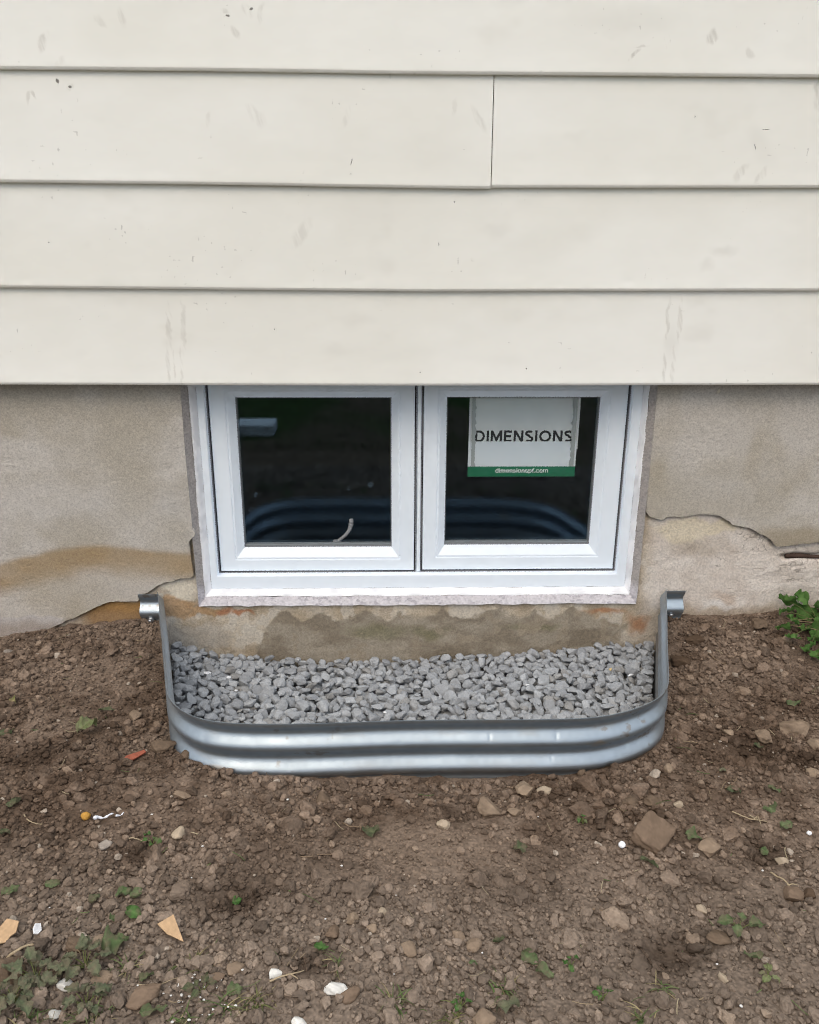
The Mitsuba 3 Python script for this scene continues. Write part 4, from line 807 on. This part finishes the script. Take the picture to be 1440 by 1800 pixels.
def rock(t, i):
    _, key, cat_, x, y, l, w, yaw, look_, lab, _f = t
    ball = look_ in ('white', 'yellow')
    if key == 'brick_fragment':
        b = trimesh.creation.box((1, 1, 1)); b = b.subdivide().subdivide().subdivide().subdivide(); v = np.array(b.vertices); f = b.faces
        n3 = np.abs(v * 2) ** 10; v = v / (n3.sum(1) ** (1 / 10) / np.maximum(np.abs(v * 2).max(1), 1e-9))[:, None]
        v = v * (1 + .20 * (meshkit.fbm(v * 3.2, 4, 3) - .5))[:, None]; v[:, 0] += .22 * (meshkit.fbm(v * 3 + 5, 2, 9) - .5) * np.sign(v[:, 0]); v = v * [l * .86, w * .92, w * .5]; v = v * (1 + .10 * (meshkit.fbm(v * 90, 3, 4) - .5))[:, None]; tilt = (.28, -.10); sink = .014
    else:
        v, f = rock_shape(3 if l > .03 else 2, 900 + i, .22 if ball else .5, 0 if ball else 6)
        v = v / np.ptp(v, axis=0) * [l, w * 1.1, w * (.95 if ball else .72)]; tilt = (.15 * math.sin(i * 7), .15 * math.sin(i * 11)); sink = w * (.06 if ball else .20)
    v = turn(v, yaw, tilt); v = lay(x, y, v, sink)
    add(key, trimesh.Trimesh(v, f, process=False), 'stone', None, 40, label=lab, category=cat_) if False else add_thing(key, trimesh.Trimesh(v, f, process=False), 'stone', lab, cat_, mottle(v, look_, .1 if ball else .34, i), True)
def add_thing(key, mesh, mat, lab, cat_, color=None, smooth=True):
    k = add(key, mesh, mat, None, smooth, color=color); tag(k, lab, cat_, GROUPS.get(key)); return k
def shard(t, i):
    _, key, cat_, x, y, l, w, yaw, look_, lab, _f = t
    out = {'red_shard': [(-.5, -.4), (-.1, -.5), (.5, .2), (.45, .5), (.0, .3), (-.3, .1)], 'white_chip': [(-.5, 0), (-.3, -.4), (.1, -.5), (.5, 0), (.2, .5), (-.2, .4)]}.get(key, [(-.5, .15), (-.25, -.30), (.1, -.42), (.5, -.5), (.22, .1), (.05, .5)] if False else ([(-.5, .12), (-.02, .52), (.5, -.5), (-.12, -.22)] if x > -.4 else [(-.5, .3), (-.4, -.3), (.1, -.5), (.5, -.2), (.42, .0), (.48, .2), (.1, .5)]))
    P = sg.Polygon([(a * l, b * w * 1.4) for a, b in out]); m = trimesh.creation.extrude_polygon(P, .0035 if key == 'red_shard' else .0016, engine='earcut').subdivide_to_size(.004)
    v = np.array(m.vertices); v[:, 2] += .10 * (v[:, 0] ** 2) / l + .0015 * (meshkit.fbm(v * 120, 2, i) - .5)
    v = turn(v, yaw, (.35, .12) if key != 'white_chip' else (.8, .2)); v = lay(x, y, v, .001)
    v[:, 2] += .004
    add_thing(key, trimesh.Trimesh(v, m.faces, process=False), 'stone', lab, cat_, mottle(v, look_, .12, i), False)
def twist(t, i):
    _, key, cat_, x, y, l, w, yaw, look_, lab, _f = t
    s = np.linspace(0, 1, 22); p = np.c_[(s - .5) * l, .35 * w * np.sin(s * 7), .004 + .25 * w * np.sin(s * 9 + 1)]
    m = sweep(p, w * (.12 + .26 * (1 - s) * np.abs(np.sin(5 * s + .8)) + .06 * np.sin(s * 23)), 8); v = lay(x, y, turn(np.array(m.vertices), yaw), .0); v[:, 2] += .004
    add_thing(key, trimesh.Trimesh(v, m.faces, process=False), 'stone', lab, cat_, np.tile([.74, .75, .80], (len(v), 1)))
def leaf_mesh(l, w, form, seed, curl=.25, fold=.25):
    r = np.random.default_rng(seed); nu, nv = 15, 7
    u = np.linspace(0, 1, nu); s = np.linspace(-1, 1, nv)
    if form == 'lobed': wid = np.sin(np.pi * u ** .8) ** .6 * (.62 + .38 * np.abs(np.sin(u * 3.3 * math.pi + .5)))
    elif form == 'heart': wid = np.sin(np.pi * np.clip(u * .97 + .03, 0, 1) ** .62) ** .75
    else: wid = np.sin(np.pi * u ** .75) ** .85
    U, Sg = np.meshgrid(u, s, indexing='ij'); W = wid[:, None] * Sg * .5 * w
    q = np.stack([U * 2.2 + seed, Sg * 1.2, 0 * U], -1)
    Z = fold * np.abs(W) + curl * l * (U - .4) ** 2 * r.choice([-1, 1]) + .42 * w * (meshkit.fbm(q * 1.6, 3, seed) - .5) * 2 * (np.abs(Sg) + .3)
    X = (U - .5) * l + (.10 * w * (meshkit.fbm(q * 3 + 7, 2, seed) - .5)) * np.abs(Sg); X -= .18 * l * (1 - U) ** 3 * Sg ** 2 * (form == 'heart')
    Y = W + .10 * l * np.sin(U * 2.5 + seed) * r.uniform(-1, 1)
    v = np.stack([X, Y, Z], -1).reshape(-1, 3); uv = np.stack([U, Sg * .5 + .5], -1).reshape(-1, 2)
    return v, grid_faces(nu, nv), uv
def green(v, uv, look_, seed, clean=False):
    c0, c1 = (np.array(c) for c in GREEN[look_]); k = np.clip((meshkit.fbm(np.asarray(v) * 80 + seed, 3, seed) - .3) / .4, 0, 1)[:, None]
    c = c0 * (1 - k) + c1 * k
    if uv is not None: c = c + np.array([.035, .045, .02]) * np.clip(1 - np.abs(uv[:, 1:] - .5) * 8, 0, 1)
    dirt = 0. if clean else np.clip((meshkit.fbm(np.asarray(v) * 150 + 3 * seed, 3, seed + 2) - .48) / .12, 0, 1)[:, None] * .55
    c = c * (1 - dirt) + np.array([.17, .13, .095]) * dirt
    return np.clip(c, 0, .8)
def leaf(t, i):
    _, key, cat_, x, y, l, w, yaw, look_, lab, form = t
    r = np.random.default_rng(300 + i); v, f, uv = leaf_mesh(l, w * 1.25, form, 300 + i, .25, .35)
    v = turn(v, yaw, (r.uniform(-.35, .35), r.uniform(-.25, .25))); v = lay(x, y, v, .001); v[:, 2] += .0035
    add_thing(key, trimesh.Trimesh(v, f, process=False), 'leaf', lab, cat_, green(v, uv, look_, i))
def plant(t, i):
    _, key, cat_, x, y, l, w, yaw, look_, lab, _f = t
    r = np.random.default_rng(500 + i); name = thing(key, lab, cat_, GROUPS.get(key)); z0 = ground_z(x, y) + .003
    n = 10 if 'dusty' in look_ else 5
    for k in range(n):
        a = math.radians(yaw) + k * 2 * math.pi / n * (.8 if n < 8 else 1) + r.uniform(-.3, .3); ln = l * r.uniform(.32, .60); h = l * r.uniform(.05, .28)
        tip = np.array([x + math.cos(a) * ln * .55, y + math.sin(a) * ln * .45, z0 + h + .004])
        p = np.array([[x, y, z0 - .004], [x + (tip[0] - x) * .35, y + (tip[1] - y) * .35, z0 + h * .75 + .002], tip]); s = np.linspace(0, 1, 7)[:, None]
        c = (1 - s) ** 2 * p[0] + 2 * s * (1 - s) * p[1] + s ** 2 * p[2]
        sm = sweep(c, np.linspace(.0009, .0005, 7), 5); add('stem', sm, 'leaf', name, True, color=np.tile([.16, .18, .07], (len(sm.vertices), 1)))
        v, f, uv = leaf_mesh(ln * .85, ln * .62, 'lobed' if 'dusty' in look_ else 'ovate', 700 + 31 * i + k, .3, .3)
        v = turn(v, math.degrees(a), (r.uniform(-.4, .4), r.uniform(-.1, .5))) + tip + [math.cos(a) * ln * .33, math.sin(a) * ln * .33, .002]
        v[:, 2] = np.maximum(v[:, 2], height(v[:, 0], v[:, 1]) + .003)
        add('leaf', trimesh.Trimesh(v, f, process=False), 'leaf', name, True, color=green(v, uv, look_, i + k))
def blade(p0, direction, length, width, droop, seed):
    s = np.linspace(0, 1, 8); d = np.array([math.cos(direction), math.sin(direction)])
    c = np.c_[p0[0] + d[0] * length * s * (.35 + .5 * droop * s), p0[1] + d[1] * length * s * (.35 + .5 * droop * s), p0[2] + length * (s * .8 - droop * .75 * s ** 2)]
    side = np.array([-d[1], d[0], 0]); wd = width * (1 - s ** 2.5) * .5 + 1e-4
    v = np.vstack([c - side * wd[:, None], c + [0, 0, -.0004] , c + side * wd[:, None]]); n = 8
    f = [[a * n + k, (a + 1) * n + k, (a + 1) * n + k + 1] for a in (0, 1) for k in range(n - 1)] + [[a * n + k, (a + 1) * n + k + 1, a * n + k + 1] for a in (0, 1) for k in range(n - 1)]
    return trimesh.Trimesh(v, f, process=False)
def tuft(t, i):
    _, key, cat_, x, y, l, w, yaw, look_, lab, _f = t
    r = np.random.default_rng(800 + i); B = []
    for k in range(int(16 + 500 * l)):
        a, b = r.normal(0, .22) * l, r.normal(0, .22) * w
        B.append(blade((x + a, y + b, ground_z(x + a, y + b) - .003), r.uniform(0, 6.3), r.uniform(.014, .040), r.uniform(.0011, .0022), r.uniform(.5, 1.15), k))
    m = cat(B); v = np.array(m.vertices); v[:, 2] = np.maximum(v[:, 2], height(v[:, 0], v[:, 1]) - .003)
    c = green(v, None, look_, i); tone = np.repeat(r.uniform(.6, 1.35, len(B)), 24)[:, None]; straw = np.repeat(r.random(len(B)) < .22, 24)[:, None]
    add_thing(key, trimesh.Trimesh(v, m.faces, process=False), 'leaf', lab, cat_, np.where(straw, np.array([.30, .25, .14]), c) * tone)
def root(t, i):
    _, key, cat_, x, y, l, w, yaw, look_, lab, _f = t
    r = np.random.default_rng(950 + i); n = 18; s = np.linspace(-.5, .5, n); bend = r.uniform(-.35, .35)
    p = turn(np.c_[s * l, bend * l * (s * s * 4 - 1) * .5 + .06 * l * (meshkit.fbm(np.c_[s * 4 + i, s * 0, s * 0], 2, i) - .5), 0 * s], yaw) + [x, y, 0]
    arch = .25 * l * (1 - 4 * s * s) * (look_ == 'root_pale') * .35
    p[:, 2] = np.maximum(height(p[:, 0], p[:, 1]), np.median(height(p[:, 0], p[:, 1])) - .002) + .0038 + arch
    m = sweep(p, np.linspace(.55, .25, n) * w + .0002, 5)
    tw = [m]
    if i % 2 == 0: 
        k = 10; d = (p[k] - p[k - 1]); d /= np.linalg.norm(d); e = np.array([-d[1], d[0], .1]); tw.append(sweep([p[k] + (d * .6 + e * r.choice([-1, 1]) * .7) * l * .3 * a for a in np.linspace(0, 1, 5)], np.linspace(.4, .2, 5) * w + .0002, 5))
    m = cat(tw); add_thing(key, m, 'stone', lab, cat_, mottle(m.vertices, look_, .2, i))
for i, t in enumerate(ITEMS): globals()[t[0]](t, i)

# straw, rootlets and leaf crumbs too many to count
r = np.random.default_rng(64); B, C = [], []
for k in range(420):
    x0, y0 = r.uniform(-.95, 1.05), r.uniform(-1.15, .0)
    if in_well(x0, y0) or WB.query([x0, y0])[0] < .02 or calm(x0, y0) > .8: continue
    l0, a0, n = r.uniform(.006, .034), r.uniform(0, 6.3), 6; q = np.linspace(-.5, .5, n)
    p = np.c_[x0 + l0 * q * math.cos(a0), y0 + l0 * q * math.sin(a0) + l0 * .3 * r.uniform(-1, 1) * q * q * 2, 0 * q]; p[:, 2] = np.maximum(height(p[:, 0], p[:, 1]), float(height([x0], [y0])[0])) + .004 + r.uniform(0, .003)
    m = sweep(p, r.uniform(.0003, .0008), 4); B.append(m); C.append(np.tile(np.array([[.30, .23, .15], [.36, .30, .20], [.16, .11, .08], [.11, .14, .06]][r.integers(4)]) * r.uniform(.7, 1.2), (len(m.vertices), 1)))
add('straw_bits', cat(B), 'stone', None, True, color=np.vstack(C), kind='stuff', label='short bits of straw and rootlets strewn over the soil')

# plaster dust and crumbs at the bottom left
B = []
for k in range(70):
    a, b = (r.normal(-.255, .035), r.normal(-.985, .022)) if k < 42 else (r.uniform(-.6, .9), r.uniform(-1.05, -.55))
    v, f = rock_shape(1, 2000 + k, .7, 4); v = v * r.uniform(.0008, .0026) * [1, .8, .6]; B.append(trimesh.Trimesh(v + [a, b, ground_z(a, b) + .0045], f, process=False))
m = cat(B); add('plaster_crumbs', m, 'stone', None, True, color=np.tile([.60, .585, .56], (len(m.vertices), 1)), kind='stuff', label='white plaster crumbs sprinkled on the soil')

# ivy trailing along the wall at the right
ivy = thing('ivy_plant', 'green ivy shoot with glossy leaves climbing from the soil at the right wall', 'plant')
r = np.random.default_rng(77); base_ = np.array([1.03, -.035, .035])
IVY = [(.965, .005, .082, .040, 150), (1.000, .010, .088, .042, 60), (.955, -.01, .060, .032, 200), (1.015, .000, .055, .050, 20), (1.045, -.03, .050, .046, -10), (1.03, -.02, .075, .034, 90), (.985, -.055, .035, .032, 170), (1.02, -.075, .036, .044, -40), (1.07, .00, .07, .05, 30), (.985, -.10, .035, .034, 200), (1.01, -.125, .030, .030, -60), (1.09, -.06, .055, .045, 0), (1.11, .01, .09, .045, 60), (1.00, -.165, .026, .030, 220), (1.06, -.10, .04, .04, -30), (.935, -.095, .036, .036, 190), (.960, -.135, .032, .036, 250), (.930, -.060, .045, .030, 150), (.965, -.165, .026, .030, -80), (.955, -.045, .055, .036, 60)]
for k, (a, b, c, s, yaw) in enumerate(IVY):
    z = max(c, ground_z(a, b) + .008)
    q = np.array([base_, (base_ + [a, b, z]) / 2 + [0, -.01, .02], [a, b, z]]); u = np.linspace(0, 1, 9)[:, None]
    sm = sweep((1 - u) ** 2 * q[0] + 2 * u * (1 - u) * q[1] + u ** 2 * q[2], .0010, 6); add('stem', sm, 'leaf', ivy, True, color=np.tile([.13, .15, .06], (len(sm.vertices), 1)))
    v, f, uv = leaf_mesh(s, s * .95, 'heart', 40 + k, .35, .25); v = turn(v, yaw, (r.uniform(.3, .8), r.uniform(-.3, .3)))
    v = v + [a, b, z]; v[:, 1] = np.minimum(v[:, 1], .030); v[:, 2] = np.maximum(v[:, 2], height(v[:, 0], v[:, 1]) + .004)
    add('leaf', trimesh.Trimesh(v, f, process=False), 'leaf', ivy, True, color=green(v, uv, 'leaf_ivy', k, True))
for k in range(3):
    u = np.linspace(0, 1, 16); p = np.c_[.945 + .16 * u, -.035 - .012 * k + .008 * np.sin(u * 5 + k), .036 + .012 * u + .010 * np.sin(u * 3 + k)]; p[:, 2] = np.maximum(p[:, 2], height(p[:, 0], p[:, 1]) + .004)
    sm = sweep(p, .0011, 6); add('runner', sm, 'stone', ivy, True, color=np.tile([.26, .19, .12], (len(sm.vertices), 1)))

# ---------------------------------------------------------------- gravel in the well, dropped stone by stone
rng = np.random.default_rng(21)
GR, gx0, gy0 = .003, -.56, -.55
nx, ny = int(1.26 / GR), int(.62 / GR)
cx, cy = gx0 + (np.arange(nx) + .5) * GR, gy0 + (np.arange(ny) + .5) * GR
CX, CY = np.meshgrid(cx, cy, indexing='ij')
allowed = shapely.contains_xy(WELL.buffer(-.0085).intersection(sg.box(-1, -1, 1, .039)), CX, CY)
level = np.interp(CX, [-.55, -.50, -.42, -.34, -.12, .10, .30, .45, .55, .66], [-.036, -.040, -.062, -.070, -.088, -.076, -.068, -.055, -.046, -.034]) + np.interp(CY, [-.53, -.35, .04], [.012, .004, 0])
H = np.where(allowed, level - .042, 9.0); OWN = np.full((nx, ny), -1)
def gravel_shape(rng):
    n_ = rng.integers(17, 30); d = rng.normal(size=(n_, 3)); d /= np.linalg.norm(d, axis=1, keepdims=True)
    d = np.sign(d) * np.abs(d) ** .8; a = rng.uniform(.0088, .0180) * np.array([1, rng.uniform(.62, .95), rng.uniform(.38, .66)])
    P = d * a * rng.uniform(.88, 1.06, (n_, 1))
    h = ConvexHull(P); m = trimesh.Trimesh(P, h.simplices, process=True); m.fix_normals(); return m
SHAPES = [gravel_shape(rng) for _ in range(90)]
stones = []
def drop(m, x, y):
    R = trimesh.transformations.euler_matrix(rng.normal(0, .42), rng.normal(0, .42), rng.uniform(0, 6.3), 'rxyz')[:3, :3]
    return R
ax, ay = np.nonzero(allowed)
for it in range(4600):
    m = SHAPES[rng.integers(len(SHAPES))]
    tilt = rng.normal(0, .38, 2); Rm = trimesh.transformations.euler_matrix(rng.uniform(0, 6.3), tilt[0], tilt[1], 'rzxy')[:3, :3]
    v = np.array(m.vertices) @ Rm.T; nrm = np.array(m.face_normals) @ Rm.T; off_ = (nrm * v[np.array(m.faces)[:, 0]]).sum(1)
    hw = int(np.ceil(np.abs(v[:, :2]).max() / GR)) + 1; g = np.arange(-hw, hw + 1) * GR; gxx, gyy = np.meshgrid(g, g, indexing='ij')
    zz = off_[:, None, None] - nrm[:, 0, None, None] * gxx - nrm[:, 1, None, None] * gyy
    up, dn = nrm[:, 2] > 1e-3, nrm[:, 2] < -1e-3
    tp = (zz[up] / nrm[up, 2][:, None, None]).min(0); bt = (zz[dn] / nrm[dn, 2][:, None, None]).max(0); foot = tp > bt
    best = None
    for _ in range(9):
        k = rng.integers(len(ax)); i, j = ax[k], ay[k]
        if i - hw < 0 or j - hw < 0 or i + hw >= nx or j + hw >= ny: continue
        sub = H[i - hw:i + hw + 1, j - hw:j + hw + 1]
        z = (sub - bt)[foot].max()
        if z > 5: continue
        e = z - level[i, j]
        if best is None or e < best[0]: best = (e, i, j, z)
    if best is None or best[0] > .004: continue
    _, i, j, z = best; z -= .0022
    sl = np.s_[i - hw:i + hw + 1, j - hw:j + hw + 1]; top_ = np.where(foot, z + tp, -9); hit = top_ > H[sl]
    H[sl] = np.where(hit, top_, H[sl]); OWN[sl] = np.where(hit, len(stones), OWN[sl])
    stones.append((v + [cx[i], cy[j], z], np.array(m.faces), rng.beta(2, 2), rng.random()))
# the stones that show largest from where one stands are parts, the rest one bed
rimy, rimz = -.53, RIM
sight = CAM[2] + (rimz - CAM[2]) * (CY - CAM[1]) / (rimy - CAM[1])
vis = allowed & (OWN >= 0) & (H > sight)
cells = np.bincount(OWN[vis], minlength=len(stones)) / np.maximum(1, 1)
weight = cells / np.array([np.linalg.norm(s[0].mean(0) - CAM) for s in stones]) ** 2
show = np.argsort(-weight)[:300]
print('gravel stones', len(stones), 'seen', int((cells > 8).sum()))
gravel = thing('gravel', 'grey crushed stone gravel filling the bottom of the window well', 'gravel', kind='stuff')
def smooth_stone(v, f): return trimesh.Trimesh(v, f, process=False)
for k in show:
    v, f, t, q = stones[k]
    add('stone', smooth_stone(v, f), 'grey_stone', gravel, 28) if False else scene.__setitem__(numbered(f'{gravel}__stone'), mikit.ply(trimesh.Trimesh(v[f.ravel()], np.arange(len(f) * 3).reshape(-1, 3), process=False), 'grey_stone', smooth=False, uv=np.tile([t, q], (len(f) * 3, 1))))
rest = np.setdiff1d(np.arange(len(stones)), show)
V = np.vstack([stones[k][0][stones[k][1].ravel()] for k in rest]); U = np.vstack([np.tile(stones[k][2:], (stones[k][1].size, 1)) for k in rest])
add('stone_bed', trimesh.Trimesh(V, np.arange(len(V)).reshape(-1, 3), process=False), 'grey_stone', gravel, False, uv=U, kind='stuff')
# white scraps lying on the gravel
SCRAPS = [(-.425, -.075, .016, 'white curled scrap on the gravel at its left end'), (-.375, -.08, .012, 'white scrap on the gravel, second from the left'), (-.345, -.15, .010, 'tiny white scrap in the gravel left of centre'), (-.01, -.215, .011, 'white pebble sized scrap in the middle of the gravel'), (.32, -.13, .012, 'white scrap on the gravel right of centre'), (.555, -.135, .014, 'white scrap on the gravel near the right side'), (.52, -.09, .010, 'yellowish scrap on the gravel near the right side')]
for k, (a, b, s, lab) in enumerate(SCRAPS):
    i, j = int((a - gx0) / GR), int((b - gy0) / GR); v, f = rock_shape(2, 60 + k, .7, 5); v = turn(v * [s * .55, s * .38, s * .2], 40 * k, (.3, .2)); v = v + [a, b, H[i - 1:i + 2, j - 1:j + 2].max() + s * .12]
    add_thing('white_scrap', trimesh.Trimesh(v, f, process=False), 'stone', lab, 'scrap', np.tile([.55, .42, .22] if k == 6 else [.74, .74, .75], (len(v), 1)))

# pale block on the ground behind the camera, mirrored in the left pane
bl = box(-.92, -.55, -2.00, -1.84, -.006, .052, .006).subdivide().subdivide().subdivide()
bv = np.array(bl.vertices) + .004 * (meshkit.fbm(np.array(bl.vertices)[:, :] * 30, 2, 3)[:, None] - .5)
add_thing('concrete_block', trimesh.Trimesh(bv, bl.faces, process=False), 'stone', 'pale concrete block on the ground, mirrored in the left window pane', 'block', mottle(bv, 'concrete', .15, 3), False)
# grass of the yard behind the camera
r = np.random.default_rng(31); n = 22000; gx_, gy_ = r.uniform(-3, 3, n), -1.55 - 3.5 * r.random(n) ** 1.3
a = r.uniform(0, 6.3, n); l_ = r.uniform(.02, .05, n); wd = r.uniform(.001, .0022, n); d = np.c_[np.cos(a), np.sin(a)]
b0 = np.c_[gx_, gy_, np.full(n, -.006)]; s0 = np.c_[-d[:, 1], d[:, 0], 0 * a] * wd[:, None]; mid = b0 + np.c_[d * l_[:, None] * .25, l_ * .6]; tip = b0 + np.c_[d * l_[:, None] * .8, l_ * .75]
V = np.stack([b0 - s0, b0 + s0, mid - s0 * .8, mid + s0 * .8, tip], 1).reshape(-1, 3)
F = (np.array([[0, 1, 3], [0, 3, 2], [2, 3, 4]])[None] + (np.arange(n) * 5)[:, None, None]).reshape(-1, 3)
keepb = ~((np.abs(np.repeat(gx_, 3) + .73) < .25) & (np.abs(np.repeat(gy_, 3) + 1.92) < .14))
add('lawn_grass', trimesh.Trimesh(V, F[keepb], process=False), 'lawn_blades', None, False, kind='stuff', label='short lawn grass behind the camera, mirrored in the panes')
